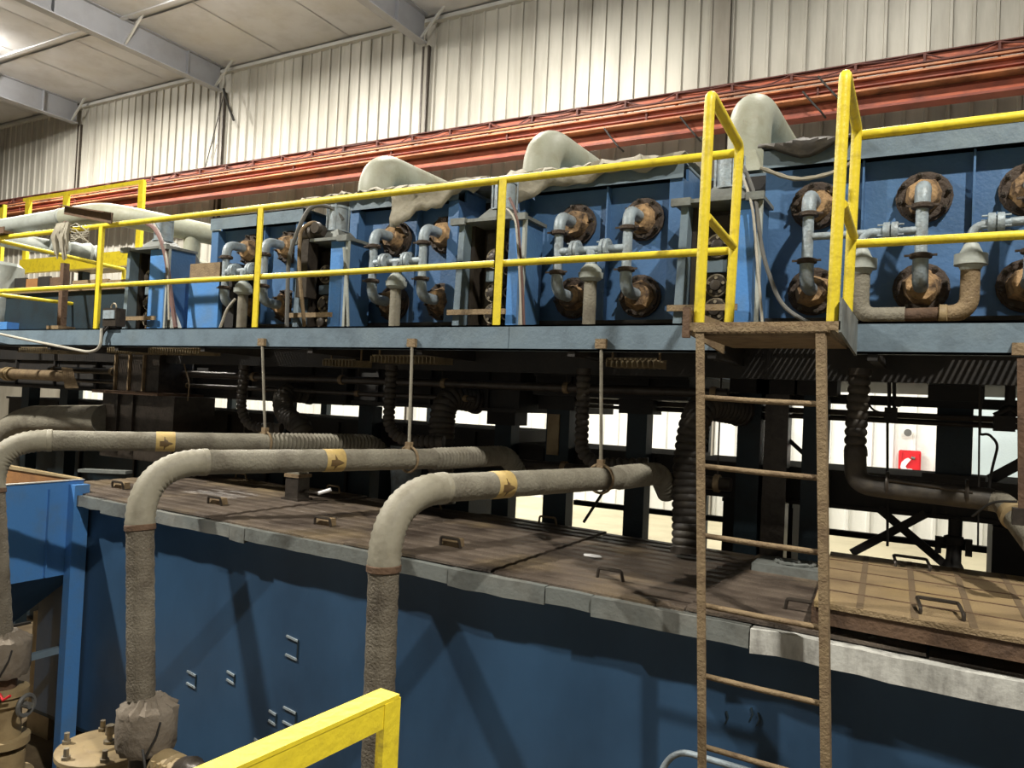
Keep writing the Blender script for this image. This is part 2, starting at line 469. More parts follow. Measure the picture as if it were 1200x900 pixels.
LW = ['over the pit in front of the blue tank', 'over the right front corner of the pit', 'behind the far left end of the machine',
      'by the third rafter from the right, behind the machine', 'behind the middle of the machine', 'behind the ladder end of the machine', 'behind the far right of the machine']
for (x, y, z, e), w in zip(LAMPS, LW):
    lamp(x, y, z, e, 'round high bay lamp hanging ' + w)
for i, (x, y, z, e) in enumerate(FILL_LAMPS):
    lamp(x, y, z, e, 'long added fill lamp lighting the back wall ' + ['behind the leftmost housing', 'behind the housing left of the ladder', 'behind the rightmost housing'][i], True)

# ================================================================== BLUE TANK
def zt(x): return 2.03 - (x + 6.3)*0.0150
TY = 4.0
tank = thing('blue_tank', 'long dark blue steel tank with a grey lip below the walkway', 'tank', (-2.5, 4.8, FZ))
TX0, TX1 = -7.0, 2.4
P = [(TX0, TY, 0.06), (TX1, TY, 0.06), (TX1, TY+0.03, 0.06), (TX0, TY+0.03, 0.06),
     (TX0, TY, zt(TX0)-0.02), (TX1, TY, zt(TX1)-0.02), (TX1, TY+0.03, zt(TX1)-0.02), (TX0, TY+0.03, zt(TX0)-0.02)]
MB().hexa(P).build('front_plate', 'tank', tank)
MB().box((TX0, TY+0.03, 0.06), (TX0+0.03, 5.9, zt(TX0)-0.02)).build('end_plate', 'tank', tank)
MB().box((TX0, 5.87, 0.06), (TX1, 5.9, zt(TX1)-0.03)).build('rear_plate', 'tank', tank)
MB().box((TX0, TY, 0.03), (TX1, 5.9, 0.06)).build('bottom_plate', 'darkblue', tank)
for x in (-6.4, -4.2, -2.0, 0.2):
    MB().box((x, TY+0.25, FZ), (x+0.2, 5.7, 0.03)).build('skid', 'darkblue', tank)
def lip(x0, x1, h, y, mat, wob=0.006):
    mb = MB(); n = max(2, int((x1-x0)/0.12)); vs = []; fs = []
    for i in range(n+1):
        x = x0 + (x1-x0)*i/n
        dy = random.uniform(-wob, wob); dz = random.uniform(-wob, wob)
        vs += [(x, y+dy, zt(x)-h+dz), (x, y+dy, zt(x)+0.004+dz*0.6), (x, TY+0.02, zt(x)+0.004+dz*0.4), (x, TY, zt(x)-h*0.9)]
    for i in range(n):
        for k in range(4):
            a, b = i*4+k, i*4+(k+1) % 4
            fs.append((a, b, b+4, a+4))
    fs += [(0,1,2,3), tuple(n*4+k for k in (3,2,1,0))]
    mb.add(vs, fs)
    return mb.build('lip', mat, tank)
XL = [-7.0, -5.98, -5.55, -4.45, -4.3, -2.55, -1.9, -1.62, -0.78]
for i in range(len(XL)-1):
    lip(XL[i]+0.004, XL[i+1]-0.004, 0.085 if i % 2 == 0 else 0.10, TY-0.125 - 0.008*(i % 2), 'plate')
lip(-0.776, 2.4, 0.11, TY-0.145, 'limed', 0.008)
# weld scars left on the plate where brackets were cut off
for px, py, w, h in ((343, 748, .055, .13), (225, 789, .05, .09), (271, 789, .04, .06), (320, 835, .035, .07), (340, 832, .06, .10), (302, 868, .03, .05)):
    a = at(px, py, Y=TY)
    for dz in (0, -h):
        MB().bar((a.x-w, TY-0.004, a.z+dz+0.008), (a.x+w, TY-0.004, a.z+dz-0.008), 0.012, 0.014).build('weld_scar', 'galv', tank)  # pale bars put the scars' highlights into the colour
    MB().bar((a.x+w, TY-0.003, a.z), (a.x+w, TY-0.003, a.z-h), 0.008, 0.008).build('weld_scar', 'darkblue', tank)
for px, py in ((851, 840), (880, 836), (888, 842), (966, 876)):
    a = at(px, py, Y=TY)
    MB().sweep([(a.x, TY-0.002, a.z+.03), (a.x+.01, TY-0.004, a.z), (a.x-.003, TY-0.002, a.z-.035)], 0.005, 5).build('weld_scar', 'darkblue', tank)

# covers
CX = [-7.0, -5.68, -4.72, -3.42, -2.28, -1.12, -0.02, 1.1, 2.35]
YB0, YB1 = TY-0.08, 5.72
def handle(parent, x, y, z, w=0.13, h=0.05, mat='rust', r=0.008):
    pts = bend([(x-w/2, y, z), (x-w/2+0.01, y-0.01, z+h), (x+w/2-0.01, y-0.01, z+h), (x+w/2, y, z)], 0.015, 4)
    return MB().sweep(pts, r, 6).build('handle', mat, parent)
cl = ['leftmost ribbed brown tank cover, next to the blue hopper', 'brown tank cover under the elbow of the middle lagged pipe', 'tan-stained tank cover behind the middle lagged pipe',
      'ochre-stained tank cover left of the nearest lagged pipe elbow', 'wet brown tank cover right of the nearest lagged pipe elbow',
      'dusty brown tank cover just left of the ladder', 'grey-brown tank cover seen through the ladder', 'tank cover mostly hidden under the raised ochre hatch']
for i in range(8):
    x0, x1 = CX[i]+0.006, CX[i+1]-0.006
    t = thing('tank_cover', cl[i], 'cover', ((x0+x1)/2, 4.8, zt(x0)), 'ribbed sheet covers on the blue tank')
    up = 0.012*(i % 2)
    mb = MB()
    nr = 13
    for k in range(nr):
        ya = YB0 + (YB1-YB0)*k/nr; yb = YB0 + (YB1-YB0)*(k+0.86)/nr
        yc = YB0 + (YB1-YB0)*(k+1)/nr
        z0, z1 = zt(x0)+up, zt(x1)+up
        mb.hexa([(x0,ya,z0),(x1,ya,z1),(x1,yc,z1),(x0,yc,z0),(x0,ya,z0+0.016),(x1,ya,z1+0.016),(x1,yc,z1+0.016),(x0,yc,z0+0.016)])
        mb.hexa([(x0,ya+.02,z0+.016),(x1,ya+.02,z1+.016),(x1,yb,z1+.016),(x0,yb,z0+.016),(x0,ya+.03,z0+.020),(x1,ya+.03,z1+.020),(x1,yb-.01,z1+.020),(x0,yb-.01,z0+.020)])
    mb.build('sheet', 'cover', t)
    hx = [-6.39, -5.12, -3.95, -2.82, -1.66, -0.60, 1.9, 1.9][i]
    if i < 6:
        zz = zt(hx)+up+0.02
        b = MB().hexa([(hx-.1,4.30,zz),(hx+.06,4.30,zz),(hx+.06,4.37,zz),(hx-.1,4.37,zz),(hx-.085,4.31,zz+.055),(hx+.06,4.31,zz+.055),(hx+.06,4.36,zz+.055),(hx-.085,4.36,zz+.055)])
        if i < 4: b.build('lifting_block', 'rust', t)
        handle(t, hx, 4.29 if i < 4 else 4.24, zz, 0.16, 0.06, 'oily', 0.010)
        handle(t, hx+0.06, 5.62, zz, 0.16, 0.06, 'rust', 0.009)
# raised hatch and small lid
ht = thing('raised_hatch', 'ochre ribbed hatch plate lying raised on the tank right of the ladder', 'hatch', (0.2, 4.8, 2.0))
H0 = [at(955, 703, Z=2.13), at(1235, 764, Z=2.13), at(1198, 683, Z=2.13), at(975, 645, Z=2.13)]
H0 = [(-0.50, 3.92), (0.92, 3.80), (0.92, 5.38), (-0.60, 5.42)]
MB().hexa([(x, y, 2.09) for x, y in H0] + [(x, y, 2.115) for x, y in H0]).build('sheet', 'hatch', ht)
for k in range(1, 5):
    f = k/5.0
    a = [H0[0][j]*(1-f) + H0[3][j]*f for j in (0,1)]; b = [H0[1][j]*(1-f) + H0[2][j]*f for j in (0,1)]
    MB().bar((a[0]+.01, a[1], 2.117), (b[0]-.01, b[1], 2.117), 0.01, 0.004).build('seam_shadow', 'brown', ht)
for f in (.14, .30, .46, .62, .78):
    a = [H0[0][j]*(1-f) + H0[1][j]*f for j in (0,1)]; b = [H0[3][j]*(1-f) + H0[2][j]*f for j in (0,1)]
    MB().bar((a[0], a[1]+.01, 2.116), (b[0], b[1]-.01, 2.116), 0.03, 0.003).build('seam_shadow', 'hatchshadow', ht)  # faint bars painting shadow stripes across the hatch
for (a, b) in ((0, 1), (1, 2), (2, 3), (3, 0)):
    p, q = H0[a], H0[b]
    MB().bar((p[0], p[1]+0.02*(a == 0), 2.05), (q[0], q[1]+0.02*(a == 0), 2.05), 0.02, 0.08).build('skirt', 'brown', ht)
for (cx, cy, w) in ((0.03, 4.06, .17), (-0.12, 5.22, .18)):
    pts = [(cx-w/2, cy-.06, 2.118), (cx-w/2, cy-.06, 2.145), (cx-w/2-.02, cy+.09, 2.16), (cx+w/2-.02, cy+.08, 2.16), (cx+w/2, cy-.07, 2.145), (cx+w/2, cy-.07, 2.118)]
    MB().sweep(bend(pts, 0.015, 3), 0.009, 6).build('handle', 'oily', ht)
p = at(928, 662, Z=2.02)
sl = thing('small_lid', 'small square dusty grey lid on the tank beside the hatch', 'lid', (p.x, p.y, 1.99))
MB().box((p.x-.22, p.y-.17, zt(-.9)+.02), (p.x+.22, p.y+.17, 2.03)).build('plate', 'plate', sl)
mb = MB()
for k in range(9):
    a = k*0.7; r = 0.05+0.012*k
    mb.sweep([(p.x + r*math.cos(a+j*.5), p.y + r*.8*math.sin(a+j*.5), 2.035+0.008*(j % 2)) for j in range(4)], 0.010, 5)
mb.build('debris', 'plate', sl)['kind'] = 'stuff'
o = MB().add([(-1.98+.05*math.cos(a)*1.4, 4.72+.04*math.sin(a), 2.0) for a in [0, .8, 1.9, 2.9, 4, 5.2]] + [(-1.98+.045*math.cos(a)*1.4, 4.72+.035*math.sin(a), 2.006) for a in [0, .8, 1.9, 2.9, 4, 5.2]],
             [(0,1,7,6),(1,2,8,7),(2,3,9,8),(3,4,10,9),(4,5,11,10),(5,0,6,11),(6,7,8,9,10,11),(5,4,3,2,1,0)]).build('paper_scrap', 'signwhite', None, (-1.98, 4.72, 2.0))
tag(o, 'white paper scrap lying on the wet brown cover', 'scrap')

# ================================================================== LAGGED PIPES
PIPES = []
def lagged(label, zc, top, elb, bot, far, hose_end, hose_from, st=None, rad=0.071):
    # elb: corner of the elbow, bot: foot of the riser, far: where the ribbed hose begins, hose_end: its end
    t = thing('lagged_pipe', label, 'pipe', bot, 'lagged pipes crossing the blue tank')
    elb, bot, far, hose_end = map(Vector, (elb, bot, far, hose_end))
    PIPES.append((elb, far))
    d1 = (bot-elb).normalized(); d2 = (far-elb).normalized()
    ra, rb = 0.34, 0.34
    a, b = elb + d1*ra, elb + d2*rb
    p = resample([a + (bot-a)*i/60 for i in range(61)], 0.03)
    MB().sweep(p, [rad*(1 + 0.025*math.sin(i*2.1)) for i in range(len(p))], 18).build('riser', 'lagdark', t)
    arc = []
    for j in range(33):
        s = j/32
        arc.append(a*(1-s)**2 + elb*2*s*(1-s) + b*s*s)
    MB().sweep(arc, [rad*1.05 + (0.0035 if j % 2 else -0.0015) for j in range(33)], 20).build('elbow_wrap', 'tape', t)
    MB().lathe(a - d1*0.012, d1, [(0, rad*1.06), (0.004, rad*1.12), (0.03, rad*1.12), (0.034, rad*1.02)], 20).build('band', 'brown', t)
    MB().lathe(b - d2*0.012, d2, [(0, rad*1.06), (0.004, rad*1.10), (0.03, rad*1.10), (0.034, rad*1.02)], 20).build('band', 'tape', t)
    p = resample([b, far], 0.05)
    MB().sweep(p, [rad*(1 + 0.012*math.sin(i*2.1)) for i in range(len(p))], 18).build('cross_run', 'lag', t)
    mb = MB(); ribbed(mb, bend([far, hose_end, hose_end + Vector((0.02, 0.16, -0.16))], 0.1), rad*0.95, 0.036, 0.0115, 16)
    mb.build('flexible_hose', 'lag', t)
    if st:
        c = elb + d2*st
        s = MB().lathe(c - d2*0.065, d2, [(0, rad*1.015), (0.002, rad*1.03), (0.128, rad*1.03), (0.13, rad*1.015)], 20).build('arrow_band', 'sticker', t)
        # flow arrow printed on the band, on the side facing the pit
        side = d2.cross(Vector((0,0,1))).normalized()
        r0, r1 = rad*1.032, rad*1.05
        def pt(u, v, r):
            an = v/r - 0.15
            return c + d2*u + side*math.cos(an)*r + Vector((0,0,1))*math.sin(an)*r
        mb = MB()
        for (u0, u1, va, vb) in ((-0.04, -0.012, 0.02, 0.02), (-0.012, 0.05, 0.055, 0.0)):     # shaft, then head
            n = 6
            vs = []
            for k in range(n+1):
                f = -1 + 2*k/n
                vs += [pt(u0, va*f, r0), pt(u1, vb*f, r0), pt(u0, va*f, r1), pt(u1, vb*f, r1)]
            fs = []
            for k in range(n):
                a0, b0 = 4*k, 4*k+4
                fs += [(a0+2, a0+3, b0+3, b0+2), (a0, b0, b0+1, a0+1), (a0, a0+2, b0+2, b0), (a0+1, b0+1, b0+3, a0+3)]
            mb.add(vs, fs)
        mb.build('arrow_mark', 'stickerdark', s)
    return t
lagged('nearest grey lagged pipe, bending over the tank in the middle', 0, 0, (-2.189, 2.782, 2.561), (-2.120, 2.759, -0.192), (-1.773, 4.583, 2.544), (-1.699, 5.187, 2.544), 0, 0.75)  # end points of these pipes are values already scaled about the camera
lagged('second lagged pipe, rising from a canvas-jacketed valve', 0, 0, (-3.798, 2.669, 2.566), (-3.645, 2.648, 1.329), (-3.103, 4.449, 2.566), (-2.984, 5.295, 2.566), 0, 1.14)
lagged('leftmost grey lagged pipe, rising in front of the blue hopper', 0, 0, (-5.586, 2.804, 2.572), (-5.382, 2.846, 1.245), (-4.601, 4.334, 2.582), (-4.334, 5.297, 2.572), 0, 1.08)

# valves with jackets
def jacket(c, z0, z1, r, parent):
    mb = MB(); n = 26
    prof = [(z1+.005, r*.50), (z1-.02, r*.62), (z1-.045, r*.96), (z1-.07, r*1.0), ((z0+z1)/2, r*1.02), (z0+.05, r*1.0), (z0+.015, r*.88), (z0, r*.55)]
    vs, fs = [], []
    for i, (z, q) in enumerate(prof):
        for k in range(n):
            a = 2*math.pi*k/n
            am = [0.10, .16, .10, .02, .015, .03, .06, .04][i]
            rr = q*(1 + am*(1 if k % 2 else -1)) + random.uniform(-.003, .003)
            vs.append((c[0]+rr*math.cos(a), c[1]+rr*math.sin(a), z))
    for i in range(len(prof)-1):
        for k in range(n):
            fs.append((i*n+k, i*n+(k+1) % n, (i+1)*n+(k+1) % n, (i+1)*n+k))
    fs += [tuple(range(n)), tuple((len(prof)-1)*n+k for k in reversed(range(n)))]
    mb.add(vs, fs, True)
    j = mb.build('jacket', 'jacket', parent)
    MB().sweep([(c[0]+r*1.02, c[1]-.03, z1-.08), (c[0]+r*1.06, c[1]-.05, (z0+z1)/2), (c[0]+r*.8, c[1]-.09, z0+.02)], 0.006, 5).build('tie_cord', 'dark', j)
    MB().box((c[0]-r*.93, c[1]-r*.55, (z0+z1)/2-.03), (c[0]-r*.80, c[1]-r*.58, (z0+z1)/2+.04)).build('tag', 'signwhite', j)
    return j
v = thing('jacketed_valve', 'valve in a gathered canvas jacket at the foot of the second lagged pipe', 'valve', (-3.33, 2.46, 0.4), 'canvas jacketed valves under the lagged pipes')
jacket((-3.33, 2.46), 1.205, 1.475, 0.135, v)
MB().lathe((-3.33, 2.46, 0.6), (0,0,1), [(0, .12), (.3, .12), (.42, .075), (.66, .075)], 18).build('valve_body', 'oily', v)
MB().sweep([(-3.33, 2.46, 0.6), (-3.33, 2.46, -0.13)], 0.062, 16).build('pipe', 'brown', v)
MB().lathe((-3.20, 2.46, 1.17), (1, -0.1, 0.05), [(0, .085), (.10, .085), (.11, .07), (.16, .07)], 18).build('actuator', 'tan', v)
MB().lathe((-3.05, 2.45, 1.19), (1, -0.1, 0.3), [(0, .062), (.03, .07), (.09, .07), (.11, .05), (.15, .045), (.18, .02)], 18).build('actuator_cap', 'oily', v)
MB().sweep(bend([(-3.19, 2.34, 1.30), (-3.13, 2.32, 1.22), (-3.16, 2.33, 1.0), (-3.22, 2.36, 0.8)], .05), 0.006, 6).build('cable', 'dark', v)
mb = MB()
for dx in (0.0, 0.04, 0.08): mb.box((-3.17+dx, 2.37, 1.07), (-3.15+dx, 2.385, 1.24))
mb.build('actuator_fin', 'tan', v)
v.location = (-3.613, 2.669, 0.179); v.scale = (1.085,)*3  # valve moved outward and enlarged by scaling about the camera
v = thing('jacketed_valve', 'valve in a canvas jacket at the foot of the leftmost lagged pipe', 'valve', (-5.02, 2.68, 0.4), 'canvas jacketed valves under the lagged pipes')
jacket((-5.04, 2.68), 1.14, 1.42, 0.15, v)
MB().sweep([(-5.03, 2.69, 1.2), (-5.0, 2.69, -0.15)], 0.07, 16).build('pipe', 'brown', v)
MB().lathe((-5.01, 2.69, 0.99), (0,0,1), [(0, .13), (.035, .13), (.036, .09), (.05, .09), (.051, .13), (.085, .13)], 22).build('flange', 'tan', v)
MB().lathe((-4.99, 2.69, 0.74), (0,0,1), [(0, .14), (.045, .14), (.046, .09), (.24, .085)], 22).build('flange', 'tan', v)
MB().lathe((-4.99, 2.69, 0.50), (0,0,1), [(0, .17), (.05, .17), (.06, .12), (.2, .12)], 22).build('flange', 'tan', v)
mb = MB().ring((-4.83, 2.72, 1.0), (1, .3, 0), 0.06, 0.014, 18, 6).sweep([(-5.0, 2.69, 1.0), (-4.8, 2.73, 1.0)], .02, 8)
mb.build('handwheel', 'wire', v)
MB().sweep([(-4.90, 2.6, 1.09), (-4.86, 2.6, 1.06), (-4.82, 2.62, 1.09)], 0.008, 6).build('red_tie', 'firered', v)
v.location = (-5.371, 2.868, 0.218); v.scale = (1.070,)*3  # this valve too is pushed out and enlarged about the camera

ve = thing('lidded_vessel', 'tan vessel with a round bolted lid beside the jacketed valve', 'vessel', (-3.87, 2.60, 1.0))
c = (-3.87, 2.60)
MB().lathe((c[0], c[1], -0.13), (0,0,1), [(0, .19), (1.09, .19), (1.11, .215), (1.142, .215)], 30).build('body', 'tan', ve)
MB().lathe((c[0], c[1], 1.014), (0,0,1), [(0, .225), (.005, .232), (.028, .232), (.034, .225), (.036, .10), (.046, .09)], 34).build('lid', 'tan', ve)
for k in range(6):
    a = k*math.pi/3 + 0.5
    x, y = c[0]+.20*math.cos(a), c[1]+.20*math.sin(a)
    b = MB().lathe((x, y, 1.045), (0,0,1), [(0, .024), (.02, .024), (.021, .015), (.06, .015)], 6).build('bolt', 'brass', ve)
MB().lathe((c[0]+.02, c[1]+.02, 1.055), (0,0,1), [(0, .03), (.02, .03), (.022, .015), (.05, .015), (.052, .024), (.10, .022)], 10).build('centre_stud', 'brass', ve)

ve.location = (-4.199, 2.821, 0.830); ve.scale = (1.085,)*3  # vessel scaled about the camera through its location and scale

# ================================================================== HOPPER
hp = thing('blue_hopper', 'bright blue hopper with a rusty inside left of the tank', 'hopper', (-7.1, 3.2, FZ))
HX, HY = -6.40, 3.98
MB().box((HX-.02, 1.7, 1.36), (HX, HY, 2.15)).build('side_plate', 'lightblue', hp)
MB().box((HX-.02, 1.7, 2.15), (HX+.012, HY, 2.158)).build('rim', 'limed', hp)
MB().hexa([(HX-3.0, HY-.02, 1.36), (HX-.02, HY-.02, 1.36), (HX-.02, HY, 1.36), (HX-3.0, HY, 1.36), (HX-3.0, HY-.02, 2.21), (HX-.02, HY-.02, 2.16), (HX-.02, HY, 2.16), (HX-3.0, HY, 2.21)]).build('end_plate', 'hopperrust', hp)
MB().hexa([(HX-2.0, HY-.03, 2.15), (HX-.02, HY-.03, 2.15), (HX-.02, HY, 2.15), (HX-2.0, HY, 2.15), (HX-2.0, HY-.03, 2.20), (HX-.02, HY-.03, 2.16), (HX-.02, HY, 2.165), (HX-2.0, HY, 2.20)]).build('end_rim', 'tan', hp)
MB().add([(HX, 1.7, 1.36), (HX, HY, 1.36), (HX-.8, HY-.5, 0.55), (HX-.8, 2.0, 0.55)], [(0,1,2,3)]).build('cone_side', 'tank', hp)  # darker blue than the side plate, painting in the cone's shade
MB().add([(HX, HY, 1.36), (HX-2, HY, 1.36), (HX-1.2, HY-.5, 0.55), (HX-.8, HY-.5, 0.55)], [(0,1,2,3)]).build('cone_side', 'tank', hp)
MB().box((HX+.0, HY-.30, 1.37), (HX+.03, HY-.29, 2.09)).build('stiffener', 'lightblue', hp)
mb = MB(); mb.box((HX+.0, HY-.13, FZ), (HX+.09, HY-.0, 2.12))
mb.build('leg', 'lightblue', hp)
MB().box((HX-.05, 3.0, 0.70), (HX-.0, HY-.1, 0.75)).build('leg_brace', 'deckblue', hp)

# pit clutter on the left
o = MB().box((-7.6, 4.3, FZ), (-7.25, 4.8, 0.75)).build('concrete_plinth', 'tan', None, (-7.4, 4.5, FZ)); tag(o, 'tan concrete plinth on the pit floor behind the hopper leg', 'plinth')
t = thing('floor_pipe', 'dark sloping pipe with a pale end on the pit floor', 'pipe', (-6.5, 3.3, FZ))
MB().sweep([(-7.3, 3.5, 0.35), (-6.12, 3.3, -0.1)], 0.06, 12).build('pipe', 'dark', t)
MB().sweep([(-6.12, 3.3, -0.1), (-5.95, 3.27, -0.165)], 0.022, 10).build('pale_end', 'wirepale', t)
MB().sweep([(-7.3, 3.5, 0.35), (-7.3, 3.5, FZ)], 0.06, 12).build('leg', 'dark', t)
t = thing('pump', 'small greasy pump with grey casing under the hopper', 'pump', (-6.9, 3.6, FZ))
MB().lathe((-6.95, 3.55, 0.62), (1,-.3,0), [(0, .10), (.05, .13), (.14, .13), (.2, .06), (.3, .06)], 18).build('casing', 'wire', t)
MB().box((-7.2, 3.45, FZ), (-6.8, 3.7, 0.5)).build('base', 'brown', t)
MB().sweep(bend([(-7.05, 3.6, .7), (-7.05, 3.6, 1.15), (-7.3, 3.7, 1.3)], .1), .04, 10).build('pipe', 'oily', t)

# ================================================================== WALKWAY PLATFORM
YB = 4.44; ZD = 3.505; ZU = 3.335
pf = thing('walkway', 'grey blue walkway platform along the machine above the tank', 'walkway', (-5, 4.8, ZU))
def channel(x0, x1):
    mb = MB()
    mb.box((x0, YB, ZU), (x1, YB+.012, ZD)); mb.box((x0, YB, ZD-.012), (x1, YB+.07, ZD)); mb.box((x0, YB, ZU), (x1, YB+.07, ZU+.012))
    return mb.build('edge_beam', 'deckblue', pf)
channel(-14, -9.0); channel(-8.995, -2.535); channel(-2.53, -1.11); channel(-0.405, 2.4)
mb = MB()
x = -14.0
while x < 2.4:
    mb.box((x, YB+.07, 3.44), (x+.006, 5.22, 3.475)); x += 0.034
mb.build('grating_bars', 'grating', pf)['kind'] = 'stuff'
for y in (4.62, 4.78, 4.94, 5.1, 5.2):
    MB().box((-14, y, 3.465), (2.4, y+.012, 3.478)).build('cross_rod', 'grating', pf)
for x in [-13, -11.7, -10.4, -9.05, -7.9, -6.8, -5.6, -4.35, -3.3, -2.1, -1.2, -0.35, 0.75, 1.8]:
    MB().box((x, YB+.012, 3.30), (x+.05, 5.25, 3.43)).build('cross_joist', 'dark', pf)
MB().box((-14, 5.18, 3.22), (2.4, 5.25, 3.46)).build('rear_beam', 'dark', pf)
# landing at the ladder head
MB().box((-1.11, 3.70, 3.385), (-0.405, 3.72, 3.425)).build('landing_angle', 'rust', pf)
mb = MB()
x = -1.05
while x < -0.42:
    mb.box((x, 3.72, 3.375), (x+.005, YB+.1, 3.40)); x += 0.03
mb.build('landing_grating', 'rust', pf)['kind'] = 'stuff'
MB().box((-1.05, 3.72, 3.36), (-0.45, YB, 3.374)).build('landing_plate', 'rust', pf)
MB().hexa([(-0.412,3.7,3.375),(-0.400,3.7,3.375),(-0.400,YB,3.325),(-0.412,YB,3.325),(-0.412,3.7,3.53),(-0.400,3.7,3.53),(-0.400,YB,3.515),(-0.412,YB,3.515)]).build('toe_plate', 'plate', pf)
MB().hexa([(-1.11,3.7,3.375),(-1.098,3.7,3.375),(-1.098,YB,3.325),(-1.11,YB,3.325),(-1.11,3.7,3.49),(-1.098,3.7,3.49),(-1.098,YB,3.505),(-1.11,YB,3.505)]).build('toe_plate', 'rust', pf)
MB().box((-1.125, 3.69, 3.35), (-1.09, 3.72, 3.50)).build('corner_angle', 'brown', pf)
for px, py in ((1196, 409),):
    a = at(px, py, Y=YB-.02)
    MB().box((a.x-.035, YB-.03, a.z-.03), (a.x+.035, YB, a.z+.03)).build('hanger_lug', 'rust', pf)

# ================================================================== LADDER
ld = thing('ladder', 'rusty tan steel ladder leaning on the walkway landing', 'ladder', (-0.7, 3.68, FZ))
def lx(z, s): return (-1.03 if s < 0 else -0.485) + (3.39 - z)*0.046
for s in (-1, 1):
    mb = MB()
    zb, zu = FZ, 3.40
    mb.hexa([(lx(zb,s)-.020,3.665,zb),(lx(zb,s)+.020,3.665,zb),(lx(zb,s)+.020,3.677,zb),(lx(zb,s)-.020,3.677,zb),(lx(zu,s)-.020,3.665,zu),(lx(zu,s)+.020,3.665,zu),(lx(zu,s)+.020,3.677,zu),(lx(zu,s)-.020,3.677,zu)])
    e = -.020 if s < 0 else .008
    mb.hexa([(lx(zb,s)+e,3.677,zb),(lx(zb,s)+e+.012,3.677,zb),(lx(zb,s)+e+.012,3.73,zb),(lx(zb,s)+e,3.73,zb),(lx(zu,s)+e,3.677,zu),(lx(zu,s)+e+.012,3.677,zu),(lx(zu,s)+e+.012,3.73,zu),(lx(zu,s)+e,3.73,zu)])
    mb.build('stile', 'rust', ld)
for k in range(10):
    z = 3.054 - 0.3325*k
    MB().sweep([(lx(z,-1)+.01, 3.70, z+.005), ((lx(z,-1)+lx(z,1))/2, 3.70, z-.002), (lx(z,1)-.01, 3.70, z-.005)], 0.0135, 10).build('rung', 'rust', ld)
MB().box((lx(3.39,-1)-.03, 3.66, 3.375), (lx(3.39,1)+.03, 3.70, 3.40)).build('head_angle', 'rust', ld)
t = thing('hose_loop', 'bent grey pipe hoop behind the foot of the ladder', 'pipe', (-1.0, 3.85, FZ))
a, b, c2 = at(772, 905, Y=3.85), at(800, 884, Y=3.85), at(950, 925, Y=3.85)
MB().sweep(bend([a+Vector((0,0,-.5)), a, b+Vector((-.03,0,.015)), c2, c2+Vector((.1,0,-.9))], 0.12), 0.016, 10).build('hoop', 'galv', t)
for x in (a.x, c2.x+.1):
    MB().box((x-.05, 3.8, FZ), (x+.05, 3.9, FZ+.4)).build('foot', 'brown', t)

# ================================================================== HANDRAILS
def rod(mb, p, q, r=0.024, n=12): return mb.sweep([p, q], r, n)
hr = thing('handrail', 'long yellow pipe handrail on the walkway left of the ladder', 'handrail', (-5, YB, ZD), 'yellow handrails')
RY = YB + 0.03
MB().sweep([(-9.12, RY, 4.505), (-1.08, RY, 4.50)], 0.026, 12).build('top_rail', 'yellow', hr)
MB().sweep([(-14, RY, 3.915), (-1.10, RY, 3.93)], 0.024, 12).build('mid_rail', 'yellow', hr)
for px in (118, 304, 586):
    a = at(px, 330, Y=RY); 
    lean = 0.0
    mb = MB(); w = .032
    mb.box((a.x-w, RY-.035, ZD), (a.x+w, RY-.026, 4.49)); mb.box((a.x-w, RY-.035, ZD), (a.x-w+.008, RY+.03, 4.49))
    mb.build('post', 'yellow', hr)
MB().sweep(bend([(-1.06, 3.75, 3.40), (-1.05, 3.75, 4.575), (-1.06, YB, 4.53), (-1.08, YB, 3.5)], 0.05), 0.027, 12).build('gate_loop', 'yellow', hr)
MB().sweep([(-1.04, 3.75, 3.955), (-1.07, YB, 3.945)], 0.022, 10).build('gate_bar', 'yellow', hr)
hr2 = thing('handrail', 'yellow pipe handrail on the walkway right of the ladder', 'handrail', (0.8, YB, ZD), 'yellow handrails')
MB().sweep([(-0.44, RY, 4.52), (2.4, RY, 4.52)], 0.026, 12).build('top_rail', 'yellow', hr2)
MB().sweep([(-0.44, RY, 3.93), (2.4, RY, 3.925)], 0.024, 12).build('mid_rail', 'yellow', hr2)
MB().sweep(bend([(-0.445, 3.75, 3.40), (-0.43, 3.75, 4.575), (-0.44, YB, 4.55), (-0.455, YB, 3.5)], 0.05), 0.027, 12).build('gate_loop', 'yellow', hr2)
MB().sweep([(-0.42, 3.75, 3.965), (-0.435, YB, 3.96)], 0.022, 10).build('gate_bar', 'yellow', hr2)
for x in (1.2, 2.3):
    mb = MB(); mb.box((x-.03, RY-.035, ZD), (x+.03, RY-.026, 4.5)); mb.box((x-.03, RY-.035, ZD), (x-.022, RY+.03, 4.5))
    mb.build('post', 'yellow', hr2)
hr3 = thing('handrail', 'yellow return rail crossing the walkway at its left end', 'handrail', (-9.3, 5.2, ZD), 'yellow handrails')
MB().sweep([(-9.10, 4.50, 4.50), (-9.52, 6.30, 4.50)], 0.024, 12).build('top_rail', 'yellow', hr3)
MB().sweep([(-9.36, 4.50, 3.93), (-9.52, 6.30, 3.96)], 0.022, 12).build('mid_rail', 'yellow', hr3)
MB().sweep([(-9.52, 6.30, 4.50), (-9.52, 6.30, 3.4)], 0.026, 12).build('post', 'yellow', hr3)
MB().sweep([(-9.12, 4.52, 4.50), (-9.12, 4.52, 3.5)], 0.024, 12).build('post', 'yellow', hr3)
t = thing('guard_rail', 'bright yellow steel guard rail in front at the bottom edge', 'handrail', (-0.95, 0.9, 1.27), 'yellow handrails')
q0, q1 = Vector((-0.935, 1.235, 2.375)), Vector((-0.985, 0.40, 2.375))
